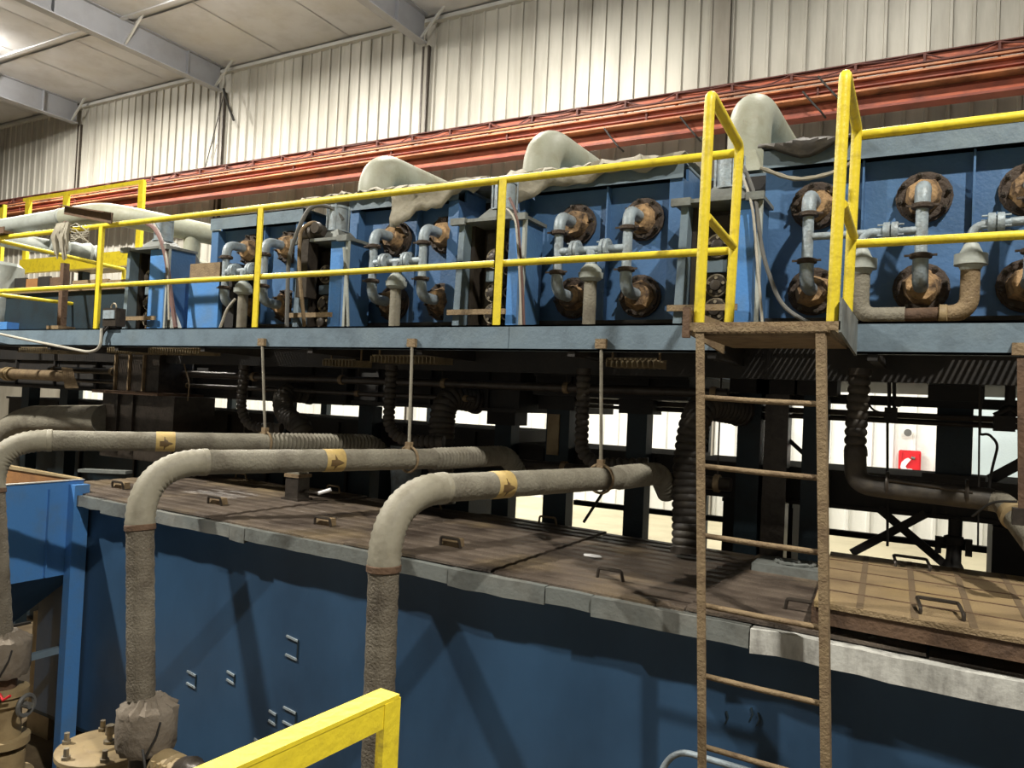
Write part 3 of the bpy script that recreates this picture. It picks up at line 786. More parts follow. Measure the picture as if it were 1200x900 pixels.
mb = MB(); mb.bar(q0+Vector((0,.02,0)), q1, 0.012, 0.055); mb.bar(q0+Vector((-.018,.02,.024)), q1+Vector((-.018,0,.024)), 0.05, 0.008)
mb.build('top_rail', 'yellow', t)
mb = MB(); mb.bar(q0+Vector((0,.0,.02)), (q0.x, q0.y, 1.27), 0.012, 0.05, (0,1,0)); mb.bar(q0+Vector((-.02,.02,.02)), (q0.x-.02, q0.y+.02, 1.27), 0.05, 0.008, (0,1,0))
mb.build('post', 'yellow', t)
MB().box((q1.x-.02, q1.y, 1.27), (q1.x+.02, q1.y+.04, 2.36)).build('post', 'yellow', t)
MB().disc((q0.x-.06, q0.y-.02, 1.27), (0,0,1), .06, .02, 16).build('foot_plate', 'yellow', t)
MB().sweep([(-0.985, 1.0, 2.21), (-0.985, 1.0, 2.265)], 0.008, 8).build('pin', 'rust', t)
MB().sweep([(-0.985, 0.4, 2.21), (-0.935, 1.23, 2.21)], 0.008, 8).build('lower_rail', 'yellow', t)

# rear yellow platform seen over the left end
rp = thing('rear_platform', 'far yellow railed platform behind the grey ducts at left', 'platform', (-13.5, 8, 4.95))
mb = MB().bar((-15.25, 8, 6.36), (-11.68, 8, 6.36), 0.05, 0.06); mb.build('top_rail', 'yellow', rp)
for px in (33, 77, 165):
    a = at(px, 250, Y=8)
    MB().box((a.x-.06, 7.97, 4.95), (a.x+.06, 8.03, 6.36)).build('post', 'yellow', rp)
MB().box((-17.0, 7.97, 4.95), (-15.85, 8.03, 6.36)).v
MB().box((-16.05, 7.97, 4.95), (-15.9, 8.03, 6.33)).build('post', 'yellow', rp)
MB().box((-18.5, 7.97, 6.28), (-15.95, 8.03, 6.33)).build('top_rail', 'yellow', rp)
MB().box((-15.1, 7.9, 4.95), (-11.4, 8.0, 5.20)).build('edge_beam', 'yellow', rp)
MB().box((-15.1, 8.0, 5.14), (-11.4, 9.2, 5.18)).build('deck', 'grating', rp)
for x in (-14.9, -11.6): MB().box((x, 8.9, RZ-1.6), (x+.15, 9.05, 5.14)).build('leg', 'darkblue', rp)

# ================================================================== MACHINE HOUSINGS
YP = 5.30
def housing(x0, x1, label, ribs, zb, frames=True, ztop=4.75):
    t = thing('machine_housing', label, 'machine', ((x0+x1)/2, 7, zb), 'blue machine housings along the walkway')
    MB().box((x0, YP, 3.44), (x1, YP+.02, ztop-.12)).build('front_plate', 'blue', t)
    MB().box((x0, YP, zb), (x1, YP+.02, 3.44)).build('lower_plate', 'dark', t)  # dark colour stands in for the shade below the walkway
    MB().box((x0, YP+.02, zb), (x0+.02, 8.7, ztop-.02)).build('side_plate', 'blue', t)
    MB().box((x1-.02, YP+.02, zb), (x1, 8.7, ztop-.02)).build('side_plate', 'blue', t)
    MB().box((x0, 8.68, zb), (x1, 8.7, ztop-.02)).build('rear_plate', 'blue', t)
    MB().box((x0, YP, zb-.02), (x1, 8.7, zb)).build('bottom_plate', 'darkblue', t)
    MB().box((x0, YP+.02, ztop-.03), (x1, 8.7, ztop)).build('top_plate', 'deckblue', t)
    mb = MB().box((x0, YP-.11, ztop-.125), (x1, YP-.10, ztop)).box((x0, YP-.11, ztop-.01), (x1, YP+.05, ztop))
    mb.build('top_lip', 'deckblue', t)
    for x in ribs:
        MB().box((x-.006, YP-.07, zb+.3), (x+.006, YP, ztop-.125)).build('rib', 'blue', t)
    if frames:
        for x in (x0, x1-.1):
            MB().box((x, YP-.09, 3.46), (x+.1, YP-.0, ztop-.125)).build('edge_frame', 'blue', t)
    MB().box((x0+.02, YP-.10, 3.42), (x1-.02, YP, 3.62)).build('sill', 'dark', t)
    return t
housing(-1.08, 2.3, 'rightmost and largest blue machine housing, right of the ladder', [-0.47, 0.13, 0.72], 3.27, False, 4.74)
housing(-2.98, -1.62, 'blue machine housing with a tarpaulin edge, just left of the ladder', [-2.2], 3.27, True, 4.74)
housing(-4.66, -3.50, 'middle blue machine housing under a hanging tarpaulin corner', [-3.93], 3.30)
housing(-6.48, -5.22, 'leftmost blue machine housing beside the grey blue box', [-5.75], 3.30, True, 4.70)

def bridge(x0, x1, label, zt0=4.72):
    t = thing('roof_bridge', label, 'plate', ((x0+x1)/2, 7, zt0), 'plates closing the gaps between housings')
    MB().box((x0+.005, 5.62, zt0-.02), (x1-.005, 8.7, zt0)).build('roof_plate', 'deckblue', t)
    MB().box((x0+.005, 5.62, 3.285), (x1-.005, 5.64, zt0-.02)).build('front_plate', 'dark', t)  # dark sheet added to block the bright view through the gap
    MB().box((x0+.005, 5.62, 3.285), (x1-.005, 8.7, 3.30)).build('bottom_plate', 'dark', t)
bridge(-1.62, -1.08, 'added dark gap plate behind the ladder tower')
bridge(-3.50, -2.98, 'added dark gap plate behind the middle bearing tower')
bridge(-5.22, -4.66, 'added dark gap plate behind the greasy bearing tower')
# pipe manifolds
def manifold(xa, xb, label, riser='down', third=None, seed=0):
    rnd = random.Random(seed)
    t = thing('pipe_manifold', label, 'pipework', ((xa+xb)/2, 5.2, 3.8), 'pipe manifolds on the blue housings')
    YE = 4.98
    cols = [xa, xb] + ([third] if third else [])
    for x in cols:
        for z in (4.36, 3.80):
            c = Vector((x, YP, z))
            cv = MB().lathe(c, (0,-1,0), [(0, .155), (.03, .158), (.035, .145), (.05, .14)], 18).build('flange_cover', 'burnt', t)
            # insulation pad: irregular octagon blocks round the stub
            n = 8
            ph = rnd.uniform(0, .7)
            mb = MB()
            vs = []
            for k in range(n):
                a = 2*math.pi*k/n + ph; r = .112*rnd.uniform(.88, 1.08)
                vs.append((x + r*math.cos(a), YP-.05, z + r*math.sin(a)))
            for k in range(n):
                a = 2*math.pi*k/n + ph; r = .085*rnd.uniform(.88, 1.08)
                vs.append((x + r*math.cos(a), YP-.125, z + r*math.sin(a)))
            mb.add(vs, [(k, (k+1) % n, n+(k+1) % n, n+k) for k in range(n)] + [tuple(range(n, 2*n)), tuple(reversed(range(n)))])
            mb.build('insulation_pad', 'pad', cv)
            for k in range(8):
                a = 2*math.pi*k/8 + .2
                MB().lathe((x + .135*math.cos(a), YP-.045, z + .135*math.sin(a)), (0,-1,0), [(0, .017), (.015, .017), (.016, .010), (.04, .010)], 6).build('bolt', 'oily', cv)
        MB().sweep(bend([(x, YP-.06, 4.36), (x, YE, 4.36), (x, YE, 4.235)], .095, 8), .043, 14).build('elbow', 'galv', t)
        MB().sweep([(x, YE, 4.25), (x, YE, 3.92)], .034, 14).build('pipe', 'galv', t)
        MB().sweep(bend([(x, YE, 3.94), (x, YE, 3.80), (x, YP-.06, 3.80)], .095, 8), .043, 14).build('elbow', 'galv', t)
        for z in (4.235, 3.945):
            MB().lathe((x, YE, z-.018), (0,0,1), [(0, .046), (.006, .060), (.028, .060), (.034, .046)], 14).build('coupling', 'burnt', t)
            MB().bar((x-.085, YE-.02, z), (x+.085, YE-.02, z), 0.012, 0.012).build('coupling_bolt', 'burnt', t)
    ZH = 4.095
    if riser == 'down':
        xm = (xa+xb)/2
        MB().sweep([(xa, YE, ZH), (xb, YE, ZH)], .030, 12).build('cross_pipe', 'galv', t)
        for x, h in ((xm-.13, .05), (xm+.10, .05)):
            MB().lathe((x-h/2, YE, ZH), (1,0,0), [(0, .068), (.004, .074), (.026, .074), (.0265, .04), (.0335, .04), (.034, .074), (.056, .074), (.06, .068)], 16).build('flange', 'galv', t)
            for k in range(4):
                a = k*math.pi/2+.6
                MB().sweep([(x-.05, YE+.058*math.cos(a), ZH+.058*math.sin(a)), (x+.05, YE+.058*math.cos(a), ZH+.058*math.sin(a))], .006, 6).build('flange_bolt', 'galv', t)
        MB().sweep([(xm, YE, ZH), (xm, YE, 3.98)], .04, 12).build('tee', 'galv', t)
        MB().lathe((xm, YE, 3.87), (0,0,1), [(0, .05), (.02, .085), (.06, .09), (.065, .075), (.085, .075), (.12, .045)], 18).build('reducer', 'greypipe', t)
        MB().sweep([(xm, YE, 3.87), (xm, YE, 3.40)], .046, 14).build('riser', 'lag', t)
    else:
        xl, xr = -0.44, 0.12
        MB().sweep([(xa, YE, ZH), (xb, YE, ZH)], .024, 12).build('cross_pipe', 'galv', t)
        MB().sweep(bend([(xr, YE, 3.98), (xr, YE, ZH+.005), (third, YE, ZH+.02)], .07), .026, 12).build('cross_pipe', 'galv', t)
        MB().sweep(bend([(xl, YE, 3.9), (xl, YE, ZH), (xl+.2, YE, ZH)], .06), .03, 12).build('tee', 'galv', t)
        for x, zz in ((-0.29, ZH), (0.235, ZH+.015)):
            MB().lathe((x-.04, YE, zz), (1,0,0), [(0, .055), (.004, .058), (.036, .058), (.0365, .04), (.0435, .04), (.044, .058), (.076, .058), (.08, .055)], 16).build('flange', 'galv', t)
            for k in range(4):
                a = k*math.pi/2+.6
                MB().sweep([(x-.07, YE+.045*math.cos(a), zz+.045*math.sin(a)), (x+.07, YE+.045*math.cos(a), zz+.045*math.sin(a))], .006, 6).build('flange_bolt', 'galv', t)
        for x in (xl, xr):
            MB().lathe((x, YE, 3.85), (0,0,1), [(0, .05), (.025, .062), (.03, .085), (.09, .085), (.095, .06), (.15, .035)], 18).build('reducer', 'greypipe', t)
        MB().sweep(bend([(xl, YE, 3.86), (xl, YE, 3.60), (-0.2, YE, 3.60)], .09, 9), .05, 14).build('elbow', 'lag', t)
        MB().sweep([(-0.2, YE, 3.60), (-0.0, YE, 3.605)], .042, 14).build('return_pipe', 'brown', t)
        MB().sweep(bend([(-0.02, YE, 3.605), (xr, YE, 3.61), (xr, YE, 3.86)], .10, 9), .05, 14).build('elbow', 'rust', t)
        MB().lathe((-0.03, YE, 3.605), (1,0,0), [(0, .05), (.005, .056), (.04, .056), (.045, .05)], 14).build('coupling', 'tan', t)
    return t
manifold(-0.75, -0.13, 'grey pipe manifold with U-bend return, right of the ladder', 'u', 0.41, 1)
manifold(-2.46, -1.93, 'grey pipe manifold with four covers, just left of the ladder', 'down', None, 2)
manifold(-4.18, -3.67, 'grey pipe manifold on the middle housing', 'down', None, 3)
manifold(-5.97, -5.46, 'grey pipe manifold on the leftmost blue housing', 'down', None, 4)

# bearing towers between the housings
def tower(x0, x1, ztop, label, pw=.12, seed=0):
    rnd = random.Random(seed)
    t = thing('bearing_tower', label, 'tower', ((x0+x1)/2, 4.95, 3.45), 'bearing towers between the blue housings')
    Y0 = 4.86
    MB().box((x0+.06, Y0+.25, 3.45), (x1-.02, Y0+.28, ztop)).build('back_plate', 'oily', t)
    mb = MB().hexa([(x0-.03,Y0,3.45),(x0+.03,Y0,3.45),(x0+.03,Y0+.12,3.45),(x0-.03,Y0+.12,3.45),(x0,Y0,ztop),(x0+.05,Y0,ztop),(x0+.05,Y0+.12,ztop),(x0,Y0+.12,ztop)])
    mb.build('stile', 'deckblue', t)
    MB().box((x0+.05, Y0+.10, 3.45), (x0+.08, Y0+.25, ztop)).build('guide', 'oily', t)
    MB().box((x1-pw, Y0+.02, 3.45), (x1-.02, Y0+.05, ztop)).build('side_panel', 'lightblue', t)
    MB().box((x1-.02, Y0, 3.45), (x1+.0, Y0+.33, ztop)).build('side_panel', 'blue', t)
    MB().box((x1+.0, Y0+.0, 3.45), (x1+.025, Y0+.03, ztop)).build('edge_strip', 'greypipe', t)
    mb = MB().box((x0-.05, Y0-.03, ztop), (x1+.03, Y0+.33, ztop+.025)).box((x0-.06, Y0-.042, ztop-.015), (x0+.07, Y0-.002, ztop+.035)).box((x1-.07, Y0-.042, ztop-.015), (x1+.04, Y0-.002, ztop+.035))
    mb.build('cap_plate', 'plate', t)
    xm = (x0+x1)/2 + .02
    MB().hexa([(xm-.15,Y0+.02,ztop+.035),(xm+.15,Y0+.02,ztop+.035),(xm+.15,Y0+.30,ztop+.035),(xm-.15,Y0+.30,ztop+.035),
               (xm-.08,Y0+.08,ztop+.12),(xm+.08,Y0+.08,ztop+.12),(xm+.08,Y0+.24,ztop+.12),(xm-.08,Y0+.24,ztop+.12)]).build('bonnet', 'plate', t)
    mo = MB().lathe((xm, Y0+.16, ztop+.11), (0,0,1), [(0, .105), (.012, .105), (.014, .082), (.20, .082), (.205, .09), (.225, .09)], 20).build('actuator', 'galv', t)
    for k in range(4):
        a = k*math.pi/2 + .5
        MB().sweep([(xm+.094*math.cos(a), Y0+.16+.094*math.sin(a), ztop+.12), (xm+.094*math.cos(a), Y0+.16+.094*math.sin(a), ztop+.34)], .008, 6).build('tie_rod', 'galv', mo)
    xb = (x0 + x1 - pw)/2 + .05
    MB().box((xb-.11, Y0+.16, 3.45), (xb+.11, Y0+.25, ztop-.05)).build('bearing_slide', 'oily', t)
    for z, r in ((ztop-.26, .085), (ztop-.52, .08), (ztop-.68, .085)):
        b = MB().lathe((xb, Y0+.17, z), (0,-1,0), [(0, r), (.05, r), (.055, r*.82), (.07, r*.80), (.072, r*.45), (.10, r*.42), (.105, r*.2)], 18).build('bearing', 'oily', t)
        MB().ring((xb, Y0+.11, z), (0,1,0), r*.86, .008, 18, 5).build('bearing_ring', 'brass', b)
        for k in range(5):
            a = k*1.257+.3
            MB().disc((xb+r*.62*math.cos(a), Y0+.10, z+r*.62*math.sin(a)), (0,-1,0), .012, .012, 6).build('bolt', 'brass', b)
    mb = MB()
    for k in range(9):
        z = ztop-.10-k*.085
        mb.ring((xb + .10 + .02*((k % 2)*2-1) + rnd.uniform(-.01,.01), Y0+.10, z), (0.2, 1, 0.3) if k % 2 else (1, 0.3, 0.2), .032, .008, 10, 5)
    mb.build('chain', 'oily', t)
    MB().box((xb-.08, Y0+.12, ztop-.43), (xb+.06, Y0+.16, ztop-.35)).build('block', 'deckblue', t)
    MB().box((x0-.06, Y0-.03, 3.63), (x1-.10, Y0-.01, 3.67)).build('cross_bar', 'rust', t)
    MB().box((xb-.05, Y0+.12, 3.45), (xb+.06, Y0+.2, 3.62)).build('foot_block', 'brown', t)
    return t
tower(-1.52, -1.03, 4.33, 'bearing tower with round bearings right behind the ladder rails', .15, seed=1)
tower(-3.25, -2.70, 4.33, 'bearing tower with grey actuator between the two middle housings', seed=2)
tower(-4.92, -4.38, 4.28, 'greasy bearing tower with looping hoses left of the middle housing', .18, seed=3)
tower(-7.30, -6.68, 4.34, 'dark bearing tower at the left end with a sky blue side', .28, seed=4)

# cables and hoses hanging on the towers
def cable(name, label, pts, r, mat, rb=0.12, grp='cables and hoses hanging by the bearing towers', cat='cable'):
    p = bend(pts, rb, 6)
    o = MB().sweep(p, r, 8).build(name, mat, None, pts[0])
    tag(o, label, cat, grp)
    return o
cable('cable', 'grey cable sagging from the duct down to the ladder landing', [at(866, 188, Y=4.9), at(884, 215, Y=4.85), at(893, 300, Y=4.8), at(915, 358, Y=4.8), at(945, 378, Y=4.75), at(963, 384, Y=4.7)], 0.013, 'wire', .3)
cable('cable', 'pale straight cable beside the ladder tower', [at(868, 200, Y=4.85), at(882, 240, Y=4.82), at(894, 386, Y=4.8)], 0.009, 'wirepale', .1)
cable('hose', 'maroon hose hanging right of the middle bearing tower', [at(597, 232, Y=4.84), at(606, 250, Y=4.82), at(612, 330, Y=4.82), at(614, 384, Y=4.82)], 0.011, 'wirered', .1, cat='hose')
cable('cable', 'pale cable beside the maroon hose', [at(594, 245, Y=4.83), at(604, 252, Y=4.80), at(609, 320, Y=4.80), at(611, 384, Y=4.80)], 0.008, 'wirepale', .1)
cable('hose', 'brown hose arching over the greasy bearing tower', [at(336, 384, Y=4.78), at(338, 300, Y=4.78), at(352, 262, Y=4.8), at(364, 240, Y=4.85), at(392, 242, Y=4.95), at(402, 258, Y=5.0)], 0.018, 'wire', .2, cat='hose')
cable('hose', 'rusty hose hanging in front of the greasy bearing tower', [at(357, 384, Y=4.74), at(350, 310, Y=4.74), at(352, 268, Y=4.76), at(370, 258, Y=4.85), at(378, 268, Y=4.95)], 0.016, 'rust', .15, cat='hose')
cable('cable', 'pale cable hanging on the right side of the greasy tower', [at(403, 290, Y=4.84), at(407, 340, Y=4.84), at(408, 384, Y=4.84)], 0.012, 'greypipe', .1)
cable('hose', 'brown hose draped down the sky blue tower side', [at(172, 262, Y=4.9), at(184, 268, Y=4.84), at(195, 300, Y=4.82), at(200, 345, Y=4.82), at(206, 384, Y=4.82)], 0.022, 'wirered', .2, cat='hose')
cable('cable', 'pale cable looping over the left tower head', [at(178, 258, Y=4.95), at(190, 278, Y=4.85), at(197, 310, Y=4.80), at(198, 375, Y=4.80)], 0.010, 'wirepale', .15)
# greasy gearbox on the third tower
p = at(366, 275, Y=4.88)
g = thing('gearbox', 'oily black gearbox on top of the greasy tower', 'gearbox', (p.x, p.y, p.z))
MB().lathe((p.x-.12, p.y, p.z), (1,0,.1), [(0, .06), (.03, .085), (.14, .085), (.17, .05), (.25, .05)], 16).build('casing', 'oily', g)
MB().box((p.x-.1, p.y-.06, p.z-.55), (p.x+.02, p.y+.06, p.z-.05)).build('shaft_guard', 'oily', g)
MB().disc((p.x+.10, p.y-.03, p.z+.04), (0,-1,0), .05, .05, 14).build('plug', 'oily', g)

# ================================================================== GOOSENECK DUCTS
def goose(c, za, r, yb, ztop, label, dx=0.0):
    t = thing('gooseneck_duct', label, 'duct', (c[0], c[1], za), 'pale gooseneck ducts on the machine roof')
    zc = ztop - r
    pts = bend([(c[0], c[1], za), (c[0], c[1], zc), (c[0]+dx, yb, zc+.0)], r*1.65, 14)
    MB().sweep(pts, r, 24).build('bend', 'duct', t)
    MB().lathe((c[0], c[1], za), (0,0,1), [(0, r*1.22), (.05, r*1.22), (.055, r*1.03), (.09, r*1.03)], 24).build('collar', 'duct', t)
    MB().sweep([(c[0]+dx, yb-.02, zc), (c[0]+dx, yb+.25, zc-.25), (c[0]+dx, yb+.3, za)], r, 20).build('down_leg', 'duct', t)
    MB().lathe((c[0]+dx*.5, (c[1]+yb)/2+.2, zc), (0,1,0), [(0, r*1.0), (.005, r*1.035), (.03, r*1.035), (.035, r)], 24).build('joint_band', 'duct', t)
goose((-1.36, 6.0), 4.76, 0.162, 8.2, 5.53, 'nearest pale gooseneck duct behind the ladder rails', .05)
goose((-3.17, 6.0), 4.76, 0.166, 8.2, 5.48, 'middle pale gooseneck duct above the tarpaulin', .05)
goose((-5.06, 6.0), 4.76, 0.168, 8.2, 5.47, 'leftmost pale gooseneck duct behind the handrail', .05)
p = at(884, 178, Y=5.9)
o = MB().hexa([(p.x-.2,5.6,4.74),(p.x+.12,5.6,4.74),(p.x+.12,6.2,4.74),(p.x-.2,6.2,4.74),(p.x-.17,5.68,4.92),(p.x+.05,5.68,4.92),(p.x+.05,6.1,4.92),(p.x-.17,6.1,4.92)]).build('duct_boot', 'duct', None, (p.x, 5.9, 4.74))
tag(o, 'small pale square boot at the foot of the nearest duct', 'boot')

# ================================================================== TARPAULINS
def tarp(x0, x1, drop, label, y1=6.0, z=4.76, mat='tarp', seed=0, yf=5.17, wr=.03, cat='tarpaulin'):
    rnd = random.Random(seed)
    nx, ny = int((x1-x0)/.05), 16
    vs, fs = [], []
    ph = [rnd.uniform(0, 6) for _ in range(6)]
    for i in range(nx+1):
        u = i/nx; x = x0 + (x1-x0)*u
        D = drop(u)
        L = (y1-yf) + D
        for j in range(ny+1):
            s = L*j/ny
            w = wr*(math.sin(x*9+ph[0]+s*3) + .6*math.sin(x*17+s*11+ph[1]) + .5*math.sin(s*23-x*7+ph[2])) * .5 + rnd.uniform(-.012, .012)
            if s < y1-yf:
                y, zz = y1 - s, z + .02 + abs(w)*1.2
            else:
                d = s-(y1-yf)
                y, zz = yf - .015 - abs(w)*.9 - .04*math.exp(-((d-.03)/.05)**2), z + .02 - d + w*.3
            vs.append((x + w*.3, y, zz))
    for i in range(nx):
        for j in range(ny):
            fs.append((i*(ny+1)+j, (i+1)*(ny+1)+j, (i+1)*(ny+1)+j+1, i*(ny+1)+j+1))
    mb = MB(); mb.add(vs, fs, False)
    o = mb.build('tarpaulin', mat, None, ((x0+x1)/2, 5.5, z))
    sm = o.modifiers.new('thick', 'SOLIDIFY'); sm.thickness = .006
    tag(o, label, cat, 'tarpaulins on the machine roof')
    return o
tarp(-3.02, -1.62, lambda u: max(0.06, 0.20-0.14*u) + (.05*(1-u/.35) if u < .35 else 0) + .025*math.sin(u*17)+.012*math.sin(u*41), 'long crumpled grey tarpaulin over the housing left of the ladder', seed=1)
tarp(-4.15, -3.22, lambda u: 0.34 - 0.27*u + .025*math.sin(u*15)+.012*math.sin(u*37), 'grey tarpaulin corner hanging over the middle housing', seed=2)
tarp(-4.75, -4.15, lambda u: 0.03 + .02*math.sin(u*25), 'torn grey sheet lying behind the handrail by the leftmost duct', seed=3)
tarp(-5.25, -4.72, lambda u: 0.05 + .03*math.sin(u*14), 'scrap of grey sheet above the greasy tower', seed=5, yf=5.2)
tarp(-1.10, -0.52, lambda u: .03 + .09*math.sin(math.pi*u)**2, 'curled black rubber sheet edge right of the nearest duct', mat='darkrib', seed=4, wr=.012, y1=5.45, z=4.745, cat='sheet')
pts = [(-1.08+.6*k/14, 5.12-.01*math.sin(k), 4.60 - .10*math.sin(math.pi*k/14)) for k in range(15)]
o = MB().sweep(pts, [.012+.004*(k % 2) for k in range(15)], 6).build('frayed_rope', 'tarp', None, (-.8, 5.12, 4.6)); tag(o, 'frayed pale rope hanging under the curled rubber sheet', 'rope')

# ================================================================== LEFT END EQUIPMENT
gp = thing('grey_duct', 'long grey duct run turning back behind the left tower', 'duct', (-9.3, 6.4, 4.9))
MB().sweep([at(-40, 273, Y=6), at(72, 255, Y=6)], .115, 20).build('straight', 'greypipe', gp)
MB().lathe(at(72, 255, Y=6), (1,0,0), [(0, .125), (.03, .125), (.04, .10), (.25, .10)], 20).build('joint', 'greypipe', gp)
MB().sweep(bend([at(78, 255, Y=6), at(118, 249, Y=6), at(150, 254, Y=6.05), at(276, 281, Y=7.0)], .5, 8), .135, 22).build('branch', 'duct', gp)
q = at(226, 268, Y=6.62)
MB().sweep([q, q+Vector((0,0,-.45))], .105, 20).build('drop_leg', 'duct', gp)
gp2 = thing('grey_duct', 'lower grey duct with torn white wrapping behind the railing', 'duct', (-11, 6.3, 4.7))
MB().sweep([at(2, 280, Y=5.8), at(118, 300, Y=6.8)], .11, 18).build('straight', 'greypipe', gp2)
mb = MB()
a, b = at(58, 289, Y=6.2), at(112, 298, Y=6.75)
pp = resample([a, b], .05)
mb.sweep(pp, [.125+random.uniform(-.02, .03) for _ in pp], 9); mb.build('torn_wrap', 'greypipe', gp2)
p = at(-2, 340, Y=5.6)
o = MB().lathe((p.x-.15, 5.6, 3.4), (0,0,1), [(0, .2), (.25, .3), (.5, .36), (1.1, .36), (1.15, .3)], 24).build('grey_vessel', 'greypipe', None, (p.x-.15, 5.6, 3.4)); tag(o, 'grey round vessel at the left edge of the walkway', 'vessel')
# drum under the drop leg
dq = at(212, 304, Y=6.55)
dr = thing('round_drum', 'pale round-ended drum under the grey duct', 'drum', (dq.x, 6.5, 3.6))
MB().lathe((dq.x-.05, 6.9, dq.z-.22), (0,-1,0), [(0, .28), (.6, .28), (.66, .24), (.69, .12)], 26).build('shell', 'duct', dr)
MB().lathe((dq.x-.05, 6.26, dq.z-.22), (0,-1,0), [(0, .26), (.02, .26)], 26).build('end_ring', 'greypipe', dr)
MB().box((dq.x-.3, 6.3, 3.3), (dq.x+.2, 6.9, dq.z-.4)).build('saddle', 'dark', dr)
MB().lathe(at(196, 312, Y=5.6), (1, .05, 0), [(0, .12), (.3, .12), (.31, .16), (.34, .16)], 20).build('nozzle', 'wire', dr)
MB().disc(at(206, 345, Y=5.4), (.7,-.7,0), .1, .05, 18).build('side_port', 'oily', dr)
# blue box with grey lid
bb = thing('control_box', 'sky blue box with a grimy grey top left of the leftmost housing', 'box', (-6.3, 5.15, 3.45))
x0, x1 = at(222, 330, Y=5.0).x, at(257, 330, Y=5.0).x
MB().box((x0, 5.0, 3.45), (x1, 5.35, 4.03)).build('body', 'lightblue', bb)
MB().hexa([(x0,5.0,4.03),(x1,5.0,4.03),(x1,5.35,4.03),(x0,5.35,4.03),(x0,5.0,4.20),(x1,5.0,4.20),(x1,5.35,4.23),(x0+.02,5.35,4.23)]).build('top', 'rust', bb)
MB().box((x1, 5.05, 3.45), (x1+.16, 5.32, 4.19)).build('side_box', 'dark', bb)
cable('hose', 'pale thin hose beside the blue box', [at(258, 384, Y=4.9), at(266, 362, Y=4.9), at(276, 350, Y=4.95)], .012, 'wirepale', .05, cat='hose')
# grey kickplate wedge
o = MB().hexa([(-6.62,4.9,3.45),(-6.5,4.9,3.45),(-6.5,5.0,3.45),(-6.62,5.0,3.45),(-6.72,4.9,3.75),(-6.70,4.9,3.75),(-6.70,5.0,3.75),(-6.72,5.0,3.75)]).build('gusset_plate', 'greypipe', None, (-6.6, 4.95, 3.45)); tag(o, 'small sloping gusset plate between left tower and blue box', 'plate')
# dark trough with rusty rim
tr = thing('dark_trough', 'dark steel trough with rusty streaked rim at the left end', 'trough', (-8.9, 5.9, 3.3))
a, b = at(8, 330, Y=5.6).x, at(160, 330, Y=5.6).x
MB().box((a, 5.6, 3.3), (b, 5.63, 4.10)).build('front_plate', 'darkblue', tr)
MB().box((a, 6.1, 3.3), (b, 6.13, 4.3)).build('rear_plate', 'darkblue', tr)
MB().box((a, 5.6, 3.27), (b, 6.13, 3.3)).build('bottom_plate', 'darkblue', tr)
MB().box((a, 5.55, 4.10), (b, 5.63, 4.16)).build('rim', 'rust', tr)
for i, (u0, u1, mt) in enumerate(((.0, .1, 'dark'), (.1, .2, 'hopperrust'), (.2, .3, 'dark'), (.3, .44, 'brown'), (.48, .75, 'rust'), (.75, 1, 'rust'))):
    MB().box((a+(b-a)*u0, 5.70, 4.1), (a+(b-a)*u1-.01, 5.73, 4.34-.02*(i % 2)-(.08 if i > 3 else 0))).build('rim_panel', mt, tr)
for u0, u1, h in ((.05, .13, .22), (.14, .3, .12), (.44, .56, .11)):
    MB().box((a+(b-a)*u0, 5.45, 3.45), (a+(b-a)*u1, 5.6, 3.5+h)).build('side_block', 'lightblue', tr)
# rusty post with rag
rpst = thing('rusty_post', 'rusty brown post with a foot plate behind the return rail', 'post', (-9.0, 5.3, 3.45))
a = at(72, 374, Y=5.2)
MB().box((a.x-.035, 5.17, 3.48), (a.x+.035, 5.24, 4.36)).build('post', 'brown', rpst)
MB().box((a.x-.12, 5.1, 3.58), (a.x+.12, 5.3, 3.62)).build('foot_plate', 'rust', rpst)
MB().box((a.x-.1, 5.12, 3.45), (a.x+.1, 5.28, 3.58)).build('foot_block', 'lightblue', rpst)
# rag on rail
a, b = at(78, 265, Y=4.47), at(80, 302, Y=4.47)
rg = thing('stringy_rag', 'tattered tan rag tied round the yellow rail at left', 'rag', (a.x, RY, a.z))
rnd = random.Random(3)
mb = MB()
for k in range(22):
    x = a.x + rnd.uniform(-.09, .11)
    L = rnd.uniform(.18, .36)
    mb.sweep([(x, RY-.035, a.z+.02), (x+rnd.uniform(-.02,.02), RY-.05-rnd.uniform(0,.03), a.z-L*.4), (x+rnd.uniform(-.05,.04), RY-.04, a.z-L)], [.018, .022, .006], 5)
mb.build('strands', 'tarp', rg)
mb = MB()
for k in range(8):
    mb.sweep([(a.x+.1, RY-.03, a.z-.02-.02*k), (a.x+.25, RY-.05, a.z-.05-.02*k+rnd.uniform(-.05,.05)), (a.x+.42, RY-.02, a.z-.08+rnd.uniform(-.12,.08))], .006, 5)
mb.build('loose_strands', 'tarp', rg)
MB().ring((a.x, RY, a.z-.0), (1,0,0), .038, .014, 14, 6).build('knot', 'brown', rg)
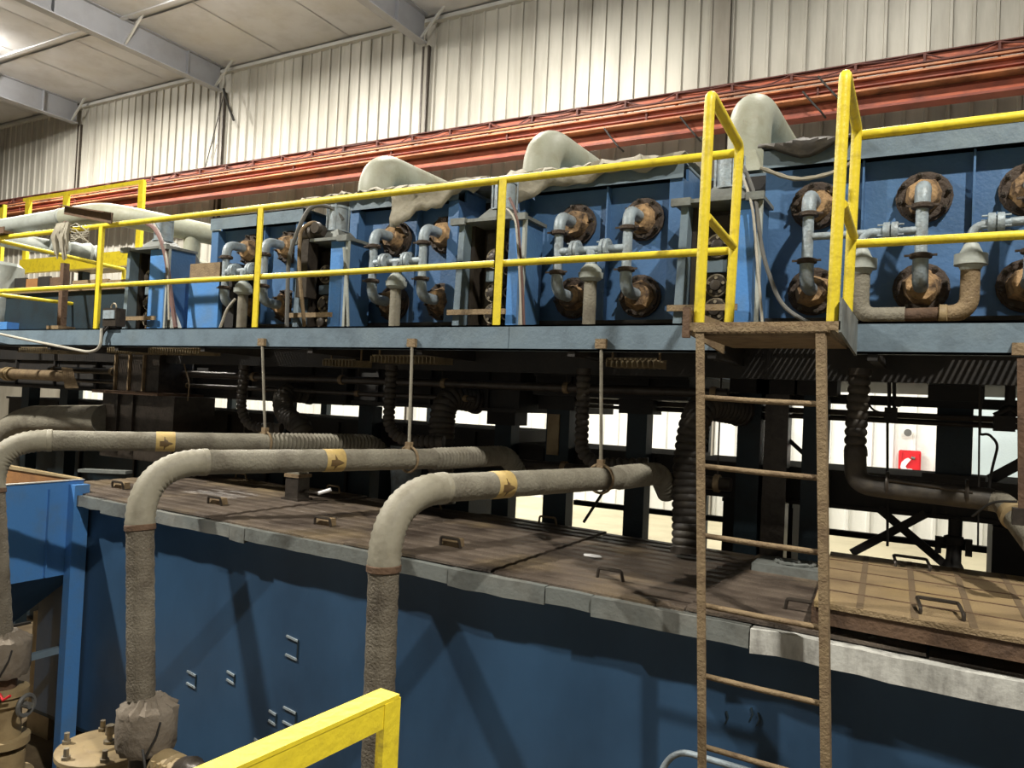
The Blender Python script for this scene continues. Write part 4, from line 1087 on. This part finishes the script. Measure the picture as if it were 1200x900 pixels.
# rusty angle lying across rail
p, q = at(76, 246, Y=5.0), at(131, 262, Y=4.40)
o = thing('rusty_angle', 'rusty steel angle lying across the top handrail at left', 'angle', (p.x, p.y, p.z))
q.z = 4.545; p.z = max(p.z, 4.6)
p = at(76, 246, Y=5.05)
mb = MB().bar(p, q, .012, .10); mb.build('web', 'brown', o)
MB().bar(p+Vector((-.03,-.02,.05)), q+Vector((-.03,-.02,.05)), .08, .012).build('flange', 'brown', o)
o = thing('rusty_angle', 'short rusty offcut on the handrail at the far left', 'angle', (-9.2, 4.45, 4.53))
p = at(3, 273, Y=4.45)
MB().box((p.x-.3, 4.40, 4.531), (p.x+.12, 4.50, 4.56)).build('flange', 'brown', o)
MB().box((p.x-.3, 4.40, 4.56), (p.x+.12, 4.41, 4.60)).build('web', 'brown', o)
# junction box and conduit
a = at(128, 371, Y=4.40)
jb = thing('junction_box', 'dented black junction box on the walkway edge at left', 'box', (a.x, 4.42, 3.5))
MB().box((a.x-.10, 4.40, a.z-.09), (a.x+.10, 4.50, a.z+.08)).build('body', 'oily', jb)
MB().box((a.x-.085, 4.39, a.z-.02), (a.x+.085, 4.40, a.z+.06)).build('cover', 'galv', jb)
MB().ring((a.x, 4.44, a.z+.09), (0,1,0), .04, .008, 12, 5).build('strap', 'brass', jb)
MB().box((a.x-.08, 4.42, 3.505), (a.x+.08, 4.48, a.z-.09)).build('bracket', 'dark', jb)
for i in range(2):
    MB().sweep(bend([(a.x-.06+.05*i, 4.41, a.z-.09), (a.x-.12+.03*i, 4.40, a.z-.16), (a.x-.10, 4.40, a.z-.26)], .04), .012, 6).build('lead', 'dark', jb)
cable('conduit', 'pale conduit sagging along the left walkway beam to the junction box', [at(-30, 385, Y=4.36), at(40, 400, Y=4.36), at(105, 413, Y=4.36), at(118, 408, Y=4.36), at(119, 385, Y=4.38)], .014, 'wirepale', .15)

# ================================================================== UNDER THE WALKWAY
g_col = 'support columns under the machine'
cl = {575: 'dark support column behind the second pipe hose end', 640: 'brown-faced support column left of the middle pipe hanger', 735: 'dark support column right of the third pipe hanger',
      870: 'dark support column seen between the ladder rails', 903: 'brown support column seen right in the ladder', 950: 'dark support column at the right ladder rail', 1120: 'wide dark support column right of the extinguisher'}
for px, lab in cl.items():
    x = at(px, 500, Y=5.75).x
    w = .11 if px in (1120, 640) else .085
    zb = 2.60 if px == 1120 else FZ
    ztop_ = 2.90 if px == 575 else (3.06 if px in (640, 735) else 3.26)
    y0 = 6.17 if px == 1120 else 5.97
    t = thing('support_column', lab, 'column', (x, y0, zb), g_col)
    mb = MB().box((x-w, y0, zb), (x+w, y0+.02, ztop_)).box((x-w, y0+.02, zb), (x-w+.012, y0+.15, ztop_)).box((x+w-.012, y0+.02, zb), (x+w, y0+.15, ztop_))
    mb.build('section', 'darkblue' if px not in (903,) else 'oily', t)
    MB().box((x-w-.06, y0-.05, ztop_-.12), (x+w+.06, y0+.18, ztop_)).build('head_plate', 'dark', t)
    MB().box((x-w-.08, y0-.05, zb), (x+w+.08, y0+.18, zb+.03)).build('foot_plate', 'dark', t)
    if px == 640:
        MB().box((x-.09, y0-.015, 2.55), (x+.02, y0, 2.90)).build('face_plate', 'tan', t)
for px, lab in ((330, 'dark support column behind the leftmost hose'), (430, 'dark support column behind the middle flexible hose'), (205, 'dark support column beside the square duct'), (30, 'dark support column at the far left'), (75, 'second dark support column from the far left')):
    x = at(px, 500, Y=6.0).x
    t = thing('support_column', lab, 'column', (x, 6, FZ), g_col)
    MB().box((x-.09, 5.97, FZ), (x+.09, 6.12, 2.88)).build('section', 'darkblue', t)
    MB().box((x-.15, 5.92, FZ), (x+.15, 6.15, FZ+.03)).build('foot_plate', 'dark', t)
# rear columns on the rear floor side
for i, x in enumerate((-12.4, -10.4, -8.3, -6.3, -4.3, -2.4, 0.16, 1.6)):
    t = thing('support_column', 'slim dark column carrying the rear walkway, number %s from the left' % ['one', 'two', 'three', 'four', 'five', 'six', 'seven', 'eight'][i], 'column', (x, 9.0, FZ), g_col)
    MB().box((x-.06, 8.9, FZ), (x+.06, 9.0, 3.28)).build('section', 'darkblue', t)
    MB().box((x-.12, 8.85, FZ), (x+.12, 9.05, FZ+.03)).build('foot_plate', 'dark', t)
t = thing('rear_walkway', 'yellow edged walkway beam behind the machine', 'walkway', (-6, 9, 3.28))
MB().box((-3.3, 9.0, 3.29), (2.4, 9.03, 3.37)).build('edge_beam', 'yellow', t)
MB().box((-14, 9.0, 3.29), (-3.3, 9.03, 3.37)).build('edge_beam', 'dark', t)
MB().box((-14, 8.85, 3.28), (2.4, 9.0, 3.30)).build('deck_edge', 'dark', t)
# long lower casings
def casing(label, x0, x1, y0, y1, z0, z1, mat='dark', ribs=0):
    t = thing('lower_casing', label, 'casing', ((x0+x1)/2, (y0+y1)/2, z0), 'dark casings under the machine')
    MB().box((x0, y0, z0), (x1, y1, z1)).build('shell', mat, t)
    MB().box((x0, y0-.04, z1-.03), (x1, y0, z1)).build('upper_flange', 'dark', t)
    MB().box((x0, y0-.04, z0), (x1, y0, z0+.03)).build('lower_flange', 'dark', t)
    for k in range(ribs):
        x = x0 + (x1-x0)*(k+.5)/ribs
        MB().box((x-.015, y0-.035, z0+.03), (x+.015, y0, z1-.03)).build('rib', 'dark', t)
    return t
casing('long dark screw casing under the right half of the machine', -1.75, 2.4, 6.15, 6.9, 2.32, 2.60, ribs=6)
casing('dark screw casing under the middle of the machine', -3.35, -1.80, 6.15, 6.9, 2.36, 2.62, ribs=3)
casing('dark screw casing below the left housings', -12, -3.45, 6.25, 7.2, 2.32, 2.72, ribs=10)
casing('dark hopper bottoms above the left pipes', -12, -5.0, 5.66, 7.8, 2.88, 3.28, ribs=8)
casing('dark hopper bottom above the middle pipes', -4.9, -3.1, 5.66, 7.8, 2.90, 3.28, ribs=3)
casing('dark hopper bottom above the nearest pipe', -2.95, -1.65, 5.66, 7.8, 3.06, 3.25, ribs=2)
casing('dark lower shell behind the leftmost pipe', -12, -4.9, 6.3, 6.9, FZ, 2.3, 'darkblue', 6)  # shell stretched to cover bright floor with a dark mass
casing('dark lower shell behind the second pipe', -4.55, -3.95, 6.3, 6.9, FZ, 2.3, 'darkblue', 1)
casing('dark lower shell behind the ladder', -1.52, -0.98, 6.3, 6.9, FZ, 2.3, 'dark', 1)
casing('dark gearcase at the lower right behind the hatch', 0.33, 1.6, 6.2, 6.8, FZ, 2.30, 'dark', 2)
t = thing('frame_beam', 'dark longitudinal frame beam along the rear edge of the tank', 'beam', (-3, 6.05, 1.8), 'dark frame beams under the machine')
MB().box((-7.5, 6.0, 1.62), (2.4, 6.06, 1.84)).box((-7.5, 6.0, 1.84), (2.4, 6.14, 1.86)).build('section', 'dark', t)
t = thing('frame_beam', 'dark beam with a pipe rack just under the walkway at right', 'beam', (0, 6.1, 3.1), 'dark frame beams under the machine')
MB().box((-3.2, 6.16, 3.09), (2.4, 6.22, 3.16)).build('section', 'dark', t)
MB().sweep([(-3.1, 6.05, 3.03), (2.4, 6.05, 3.02)], .022, 8).build('rack_pipe', 'oily', t)
MB().sweep([(-3.1, 6.05, 2.985), (2.4, 6.05, 2.975)], .016, 8).build('rack_pipe', 'oily', t)
t = thing('frame_beam', 'thin dark stay rail behind the ladder', 'beam', (-2, 7.2, 2.6), 'dark frame beams under the machine')
MB().box((-3.3, 7.3, 1.95), (2.4, 7.36, 2.0)).build('section', 'dark', t)
MB().box((-3.3, 8.9, 2.98), (2.4, 8.95, 3.04)).build('upper_section', 'dark', t)
# X bracing
def brace(label, segs, Y, w=.055):
    t = thing('cross_brace', label, 'brace', at(*segs[0][0], Y=Y), 'steel braces under the machine')
    for i, (a, b) in enumerate(segs):
        MB().bar(at(*a, Y=Y+.03*i), at(*b, Y=Y+.03*i), .02, w, (0,0,1)).build('bar', 'dark', t)
brace('dark X shaped brace behind the raised hatch', [((998, 648), (1085, 602)), ((1030, 596), (1108, 662))], 6.02)
brace('dark diagonal brace high on the right edge', [((1160, 562), (1205, 538))], 6.2, .07)
brace('thin diagonal brace seen through the ladder', [((882, 476), (952, 541))], 6.10, .03)
brace('pale diagonal strut under the nearest pipe', [((684, 612), (724, 550))], 6.05, .02)
# valve silhouette on tank rear
p = at(1117, 662, Y=5.86)
t = thing('bottle_valve', 'dark bottle-shaped valve standing behind the raised hatch', 'valve', (p.x, 5.86, 1.86))
MB().lathe((p.x, 6.03, 1.86), (0,0,1), [(0, .08), (.12, .085), (.17, .06), (.2, .045), (.3, .04), (.31, .06), (.36, .06), (.37, .035), (.48, .035)], 16).build('body', 'dark', t)
MB().bar((p.x-.09, 6.03, 2.19), (p.x+.09, 6.03, 2.19), .03, .04).build('yoke', 'dark', t)
for s in (-1, 1): MB().box((p.x+s*.09-.02, 6.0, 2.10), (p.x+s*.09+.02, 6.06, 2.21)).build('yoke_arm', 'dark', t)

# flexible hoses
g_h = 'black ribbed hoses under the machine'
def hose(label, pts, r, Ys=None, pitch=.045, amp=.006, rb=.18, mat='darkrib'):
    t = thing('ribbed_hose', label, 'hose', pts[-1], g_h)
    mb = MB(); ribbed(mb, bend(pts, rb, 10), r, pitch, amp, 16); mb.build('hose', mat, t)
    for p, q in ((pts[0], pts[1]), (pts[-1], pts[-2])):
        d = (Vector(q)-Vector(p)).normalized()
        MB().lathe(p, d, [(0, r*1.12), (.04, r*1.12), (.045, r)], 16).build('clamp', 'oily', t)
    return t
def A(px, py, Y): return at(px, py, Y=Y)
hose('thick ribbed hose curving down left of the middle', [A(365, 462, 5.7), A(330, 458, 5.4), A(334, 490, 5.3), A(358, 500, 5.25), A(350, 545, 5.25)], .095, rb=.22)
hose('thick black hose bending down behind the second pipe', [A(560, 470, 5.7), A(520, 462, 5.35), A(517, 520, 5.3), A(517, 590, 5.3)], .105, rb=.3)
hose('largest black hose dropping to the tank beside the ladder', [A(868, 482, 5.9), A(818, 472, 5.35), A(806, 540, 5.3), A(806, 648, 5.25)], .105, rb=.3, pitch=.05)
hose('slim ribbed hose hanging left of the first pipe hanger', [A(286, 428, 5.0), A(282, 480, 5.0), A(292, 500, 5.0), A(330, 502, 5.1)], .042, pitch=.045, rb=.15)
hose('slim ribbed hose hanging left of the second pipe hanger', [A(459, 428, 4.98), A(455, 500, 4.98), A(470, 516, 5.0), A(520, 518, 5.1)], .045, pitch=.045, rb=.15)
hose('slim spiral hose hanging left of the third pipe hanger', [A(684, 432, 4.98), A(681, 530, 4.98), A(700, 545, 5.0), A(760, 545, 5.1)], .046, pitch=.045, rb=.15)
hose('black spiral hose hanging right of the ladder', [A(1008, 432, 4.95), A(1002, 520, 4.95), A(1003, 535, 4.95)], .058, pitch=.05)
# pipe from that hose
t = thing('drain_pipe', 'dark drain pipe elbow running to a tan flanged end at right', 'pipe', A(1100, 575, 5), None)
MB().sweep(bend([A(1002, 532, 4.95), A(1003, 566, 4.95), A(1040, 572, 4.95), A(1165, 586, 4.95)], .16, 10), .062, 16).build('elbow', 'darkrib', t)
MB().sweep(bend([A(1160, 586, 4.95), A(1175, 588, 4.93), A(1215, 640, 4.5)], .12, 8), .06, 16).build('tan_end', 'lag', t)
e0 = A(1186, 600, 4.80); e1 = A(1215, 640, 4.5)
MB().lathe(e0, (e1-e0), [(0, .07), (.03, .07), (.035, .075), (.06, .075), (.065, .06)], 18).build('flange', 'tan', t)
MB().sweep([A(1040, 562, 4.9), A(1140, 577, 4.9)], .012, 8).build('tracer_line', 'oily', t)
for px in (1040, 1133): 
    c = A(px, 567 + (px-1040)*.11, 4.95)
    MB().ring(c, (1, .0, 0), .066, .01, 16, 6).build('clamp', 'oily', t)

# pipe hangers
g = 'pipe hangers under the walkway'
def hanger(label, top, bot, R, Y0=YB-.02):
    a, b = Vector(top), Vector(bot)
    t = thing('pipe_hanger', label, 'hanger', a, g)
    MB().sweep([a, b], .011, 8).build('rod', 'lag', t)
    MB().ring(b - Vector((0,0,R)), (.1, 1, 0), R, .009, 20, 6).build('ring', 'rust', t)
    MB().box((b.x-.02, b.y-.02, b.z-.02), (b.x+.02, b.y+.02, b.z+.03)).build('clevis', 'rust', t)
def ring_spot(i, y):
    a, b = PIPES[i]
    f = (y - a.y)/(b.y - a.y)
    return a + (b - a)*f
for i, (x, lab) in enumerate(((-1.87, 'thin pipe hanger rod with ring on the nearest pipe'), (-3.35, 'thin pipe hanger rod with ring on the second pipe'), (-4.85, 'leftmost thin pipe hanger rod with ring on the leftmost pipe'))):
    yr = (4.40, 4.26, 4.31)[i]
    r = ring_spot(i, yr)
    tx = (-1.86, -3.32, -4.83)[i]
    hanger(lab, (tx, YB-.012, 3.38), (r.x, yr, r.z+.088), .088)
    c = Vector((tx, 0, 0))
    MB().box((c.x-.035, YB-.03, 3.35), (c.x+.035, YB, 3.41)).build('hanger_lug', 'rust', pf)
a = at(1196, 420, Y=YB-.012); b = at(1197, 600, Y=YB)
t = thing('pipe_hanger', 'brown hanger bar at the right edge of the picture', 'hanger', a, g)
MB().bar((a.x, YB-.018, a.z), (b.x, YB-.018, b.z), .03, .012, (0,1,0)).build('rod', 'brown', t)
MB().box((b.x-.04, YB-.05, b.z-.06), (b.x+.04, YB, b.z+.02)).build('clamp', 'oily', t)
MB().sweep(bend([(b.x-.02, YB-.03, b.z+.05), (b.x-.12, YB, b.z+.04), (b.x-.2, YB+.05, b.z-.05)], .05), .006, 6).build('wire', 'dark', t)
g = 'added panels imitating lit grating ends under the walkway'
for lab, xa, xb, y0, z in (('added rusty grating panel hung under the far left of the walkway', 20, 76, 4.75, 3.30), ('added rusty grating panel hung above the square duct', 125, 232, 4.75, 3.31),
                           ('added dark grating panel hung right of the first pipe hanger', 378, 414, 4.9, 3.24), ('added dark grating panel hung left of the second pipe hanger', 434, 512, 4.75, 3.27), ('added bent grating panel hung beside the third pipe hanger', 710, 768, 4.7, 3.27)):
    x0, x1 = at(xa, 420, Y=y0).x, at(xb, 420, Y=y0).x
    t = thing('added_grating_panel', lab, 'grating', ((x0+x1)/2, y0, z), g)  # extra bars standing for light-caught ends of the deck grating
    mb = MB(); x = x0
    while x < x1:
        mb.box((x, y0, z-.015), (x+.008, y0+.25, z+.035)); x += .036
    mb.build('bars', 'grating', t)['kind'] = 'stuff'
    for yy in (y0+.02, y0+.22): MB().box((x0, yy, z+.03), (x1, yy+.012, z+.045)).build('cross_rod', 'grating', t)
    for xx in (x0, x1-.012): MB().box((xx, y0+.1, z+.03), (xx+.012, y0+.112, 3.45)).build('hanger_strap', 'rust', t)
for i, (lab, x0, x1, y, z, r) in enumerate((('dark horizontal pipe behind the hanger rods under the walkway', -9.5, -1.3, 5.40, 3.12, .035), ('second dark pipe just below it under the walkway', -9.5, -3.4, 5.45, 3.0, .022), ('oily pipe low behind the lagged pipes', -6.4, -1.3, 5.6, 2.47, .05))):
    t = thing('oily_pipe', lab, 'pipe', ((x0+x1)/2, y, z), 'dark pipes under the walkway')
    MB().sweep([(x0, y, z), (x1, y, z)], r, 12).build('pipe', 'oily', t)
    n = int((x1-x0)/1.1)
    for k in range(n+1):
        x = x0+.1+(x1-x0-.2)*k/n
        MB().lathe((x-.02, y, z), (1,0,0), [(0, r*1.3), (.04, r*1.3)], 12).build('clamp', 'rust', t)
        if k % 2 == 0: MB().sweep([(x, y, z+r), (x, y, 3.28)], .006, 6).build('hanger_rod', 'oily', t)
# droppers / loose wires
cable('wire', 'looped dark wire hanging right of the wide column', [A(1150, 455, 5.6), A(1148, 510, 5.6), A(1158, 508, 5.6), A(1170, 520, 5.6), A(1160, 560, 5.6), A(1158, 585, 5.6)], .008, 'dark', .08, 'loose wires under the machine')
cable('wire', 'straight thin wire hanging right of the wide column', [Vector((A(1147, 455, 5.2).x, 5.2, 3.44)), A(1147, 560, 5.5), A(1146, 640, 5.5)], .006, 'dark', .05, 'loose wires under the machine')
cable('wire', 'thin wire hanging at the lower left of the walkway', [A(215, 424, 5.2), A(222, 450, 5.2), A(220, 470, 5.2)], .007, 'rust', .05, 'loose wires under the machine')
cable('wire', 'looped wire near the black spiral hose', [A(1016, 470, 5.6), A(1022, 480, 5.6), A(1032, 484, 5.6), A(1045, 484, 5.6)], .007, 'dark', .05, 'loose wires under the machine')
# vertical pipe group near (1045, 470)
t = thing('valve_rack', 'dark small valve cluster hanging on the pipe rack behind the ladder side', 'valve', A(1045, 470, 5.9))
for px in (1042, 1048): MB().sweep([A(px, 440, 5.9), A(px, 492, 5.9)], .012, 8).build('pipe', 'dark', t)
MB().sweep([A(1040, 492, 5.9), A(1040, 640, 5.9)], .009, 8).build('drop_pipe', 'dark', t)
MB().box(A(1036, 492, 5.88), A(1052, 478, 5.95)).build('body', 'dark', t)
MB().lathe(A(1053, 472, 5.88), (0,-1,0), [(0, .03), (.04, .03)], 12).build('knob', 'dark', t)
t = thing('valve_rack', 'dark pump head silhouette near the right edge under the walkway', 'valve', A(1172, 490, 5.9))
MB().box(A(1165, 505, 5.88), A(1188, 488, 6.05)).build('body', 'dark', t)
MB().lathe(A(1183, 488, 5.95), (0,0,1), [(0, .05), (.06, .05), (.07, .03), (.2, .03)], 12).build('stem', 'dark', t)
MB().sweep([A(1165, 487, 5.9), A(1183, 478, 5.9), A(1198, 486, 5.9)], .018, 8).build('arm', 'dark', t)

# left underside: pipes and square duct
t = thing('brown_pipe', 'short brown pipe with a pale flange ring under the left walkway', 'pipe', A(40, 440, 5.2))
MB().sweep([A(-30, 436, 5.2), A(80, 441, 5.2)], .062, 16).build('pipe', 'rust', t)
MB().lathe(A(8, 438, 5.2), (1,0,0), [(0, .085), (.05, .085), (.055, .07), (.1, .07), (.105, .085), (.14, .085)], 18).build('flange_ring', 'tan', t)
MB().hexa([A(76, 455, 5.14), A(92, 455, 5.14), A(92, 455, 5.3), A(76, 455, 5.3), A(72, 430, 5.14), A(85, 432, 5.14), A(85, 432, 5.3), A(72, 430, 5.3)]).build('end_cap', 'rust', t)
t = thing('big_pipe', 'fat olive grey pipe above the leftmost lagged pipe', 'pipe', A(50, 492, 5.1))
MB().sweep(bend([A(4, 560, 5.1), A(4, 510, 5.1), A(30, 492, 5.1), A(124, 492, 5.1)], .25, 10), .165, 22).build('elbow', 'lag', t)
t = thing('square_duct', 'dark square duct standing with a rusty flange at left', 'duct', A(165, 500, 5.1))
MB().box((A(134, 440, 5.1).x, 5.1, 2.92), (A(186, 440, 5.1).x, 5.5, 3.30)).build('upper_section', 'oily', t)  # duct darkened in its colour for the shade under the walkway
MB().box((A(117, 440, 5.1).x, 5.02, 2.88), (A(194, 440, 5.1).x, 5.58, 2.91)).build('flange', 'brown', t)
MB().box((A(122, 440, 5.1).x, 5.1, 2.2), (A(206, 440, 5.1).x, 5.6, 2.88)).build('lower_section', 'oily', t)
for px in (134, 150, 167): MB().box((A(px, 440, 5.08).x, 5.07, 2.92), (A(px, 440, 5.08).x+.02, 5.1, 3.3)).build('rib', 'rust', t)
for px in (139, 157): MB().box((A(px, 440, 5.08).x, 5.07, 2.25), (A(px, 440, 5.08).x+.02, 5.1, 2.88)).build('rib', 'oily', t)
# short stub on the tank top
p = A(347, 580, 5.0)
t = thing('pipe_stub', 'square grimy pipe stub standing on the tank under the second pipe', 'stub', (p.x, 5.0, 2.02))
MB().box((p.x-.10, 4.92, 2.03), (p.x+.10, 5.10, 2.06)).build('base', 'oily', t)
MB().box((p.x-.075, 4.94, 2.06), (p.x+.075, 5.08, 2.24)).build('body', 'oily', t)
MB().box((p.x-.085, 4.93, 2.24), (p.x+.085, 5.09, 2.27)).build('band', 'rust', t)
MB().box((p.x-.07, 4.95, 2.27), (p.x+.07, 5.07, 2.50)).build('neck', 'lag', t)
MB().sweep([(p.x+.08, 5.02, 2.12), (p.x+.21, 5.06, 2.112)], .013, 8).build('spigot', 'oily', t)
MB().sweep([(p.x+.20, 5.06, 2.11), (p.x+.30, 5.11, 2.15)], .016, 10).build('spigot_end', 'signwhite', t)
p = at(130, 556, Z=2.04)
o = MB().bar((p.x-.35, p.y-.1, 2.06), (p.x+.15, p.y+.1, 2.07), .12, .03).build('plate_offcut', 'plate', None, (p.x, p.y, 2.05)); tag(o, 'loose grey plate offcut lying at the left end of the tank top', 'offcut')
p = A(471, 568, 5.9)
o = MB().lathe((p.x, 5.95, 1.9), (0,0,1), [(0, .09), (.05, .12), (.4, .15), (.62, .16)], 18).build('grey_cone', 'galv', None, (p.x, 5.95, 1.9)); tag(o, 'pale grey cone bottom behind the second pipe', 'cone')

# fire extinguisher cabinet on the back wall
p = at(1066, 541, Y=13.1)
fc = thing('extinguisher_cabinet', 'small red fire extinguisher cabinet on the white back wall', 'cabinet', (p.x, 13.1, p.z-.2))
out = bend([(p.x-.15, 0, p.z-.24), (p.x-.15, 0, p.z+.17), (p.x+.15, 0, p.z+.17), (p.x+.15, 0, p.z-.24)], .03, 4)
n = len(out)
MB().add([(v.x, 13.02, v.z) for v in out] + [(v.x, 13.15, v.z) for v in out], [tuple(range(n)), tuple(reversed(range(n, 2*n)))] + [(k, (k+1) % n, n+(k+1) % n, n+k) for k in range(n)]).build('case', 'firered', fc)
for x in (-.115, .115): MB().box((p.x+x-.012, 13.005, p.z-.22), (p.x+x+.012, 13.02, p.z+.14)).build('frame_strip', 'firered', fc)
sh = [(-.10, -.15), (-.12, -.08), (-.105, -.01), (-.06, .04), (-.02, .06), (.02, .035), (-.015, -.01), (-.05, -.07), (-.03, -.105), (.03, -.10), (.07, -.13), (.06, -.19), (-.04, -.18)]
n = len(sh)
MB().add([(p.x+a, 13.0, p.z+b) for a, b in sh] + [(p.x+a, 13.02, p.z+b) for a, b in sh], [tuple(range(n)), tuple(reversed(range(n, 2*n)))] + [(k, (k+1) % n, n+(k+1) % n, n+k) for k in range(n)]).build('white_mark', 'signwhite', fc)
MB().lathe((p.x+.02, 13.005, p.z+.07), (1, 0, -.3), [(0, .018), (.05, .022), (.055, .01)], 10).build('nozzle', 'wire', fc)
p = at(1064, 507, Y=13.1)
bl = thing('wall_bell', 'small grey alarm horn above the red cabinet', 'horn', (p.x, 13.1, p.z))
MB().lathe((p.x, 13.15, p.z), (0,-1,0), [(0, .035), (.05, .03), (.06, .05), (.09, .055)], 14).build('horn', 'wire', bl)

cable('cable', 'short dark strap hanging from the rafter end high on the wall', [at(262, 104, Y=12.95), at(266, 120, Y=12.9), at(274, 141, Y=12.9)], .03, 'dark', .1, 'dangling straps on the back wall')
cable('cable', 'thin dark cable running down the wall panels to the crane girder', [at(262, 112, Y=13.1), at(250, 160, Y=13.1), at(238, 206, Y=13.1)], .012, 'dark', .1, 'dangling straps on the back wall')
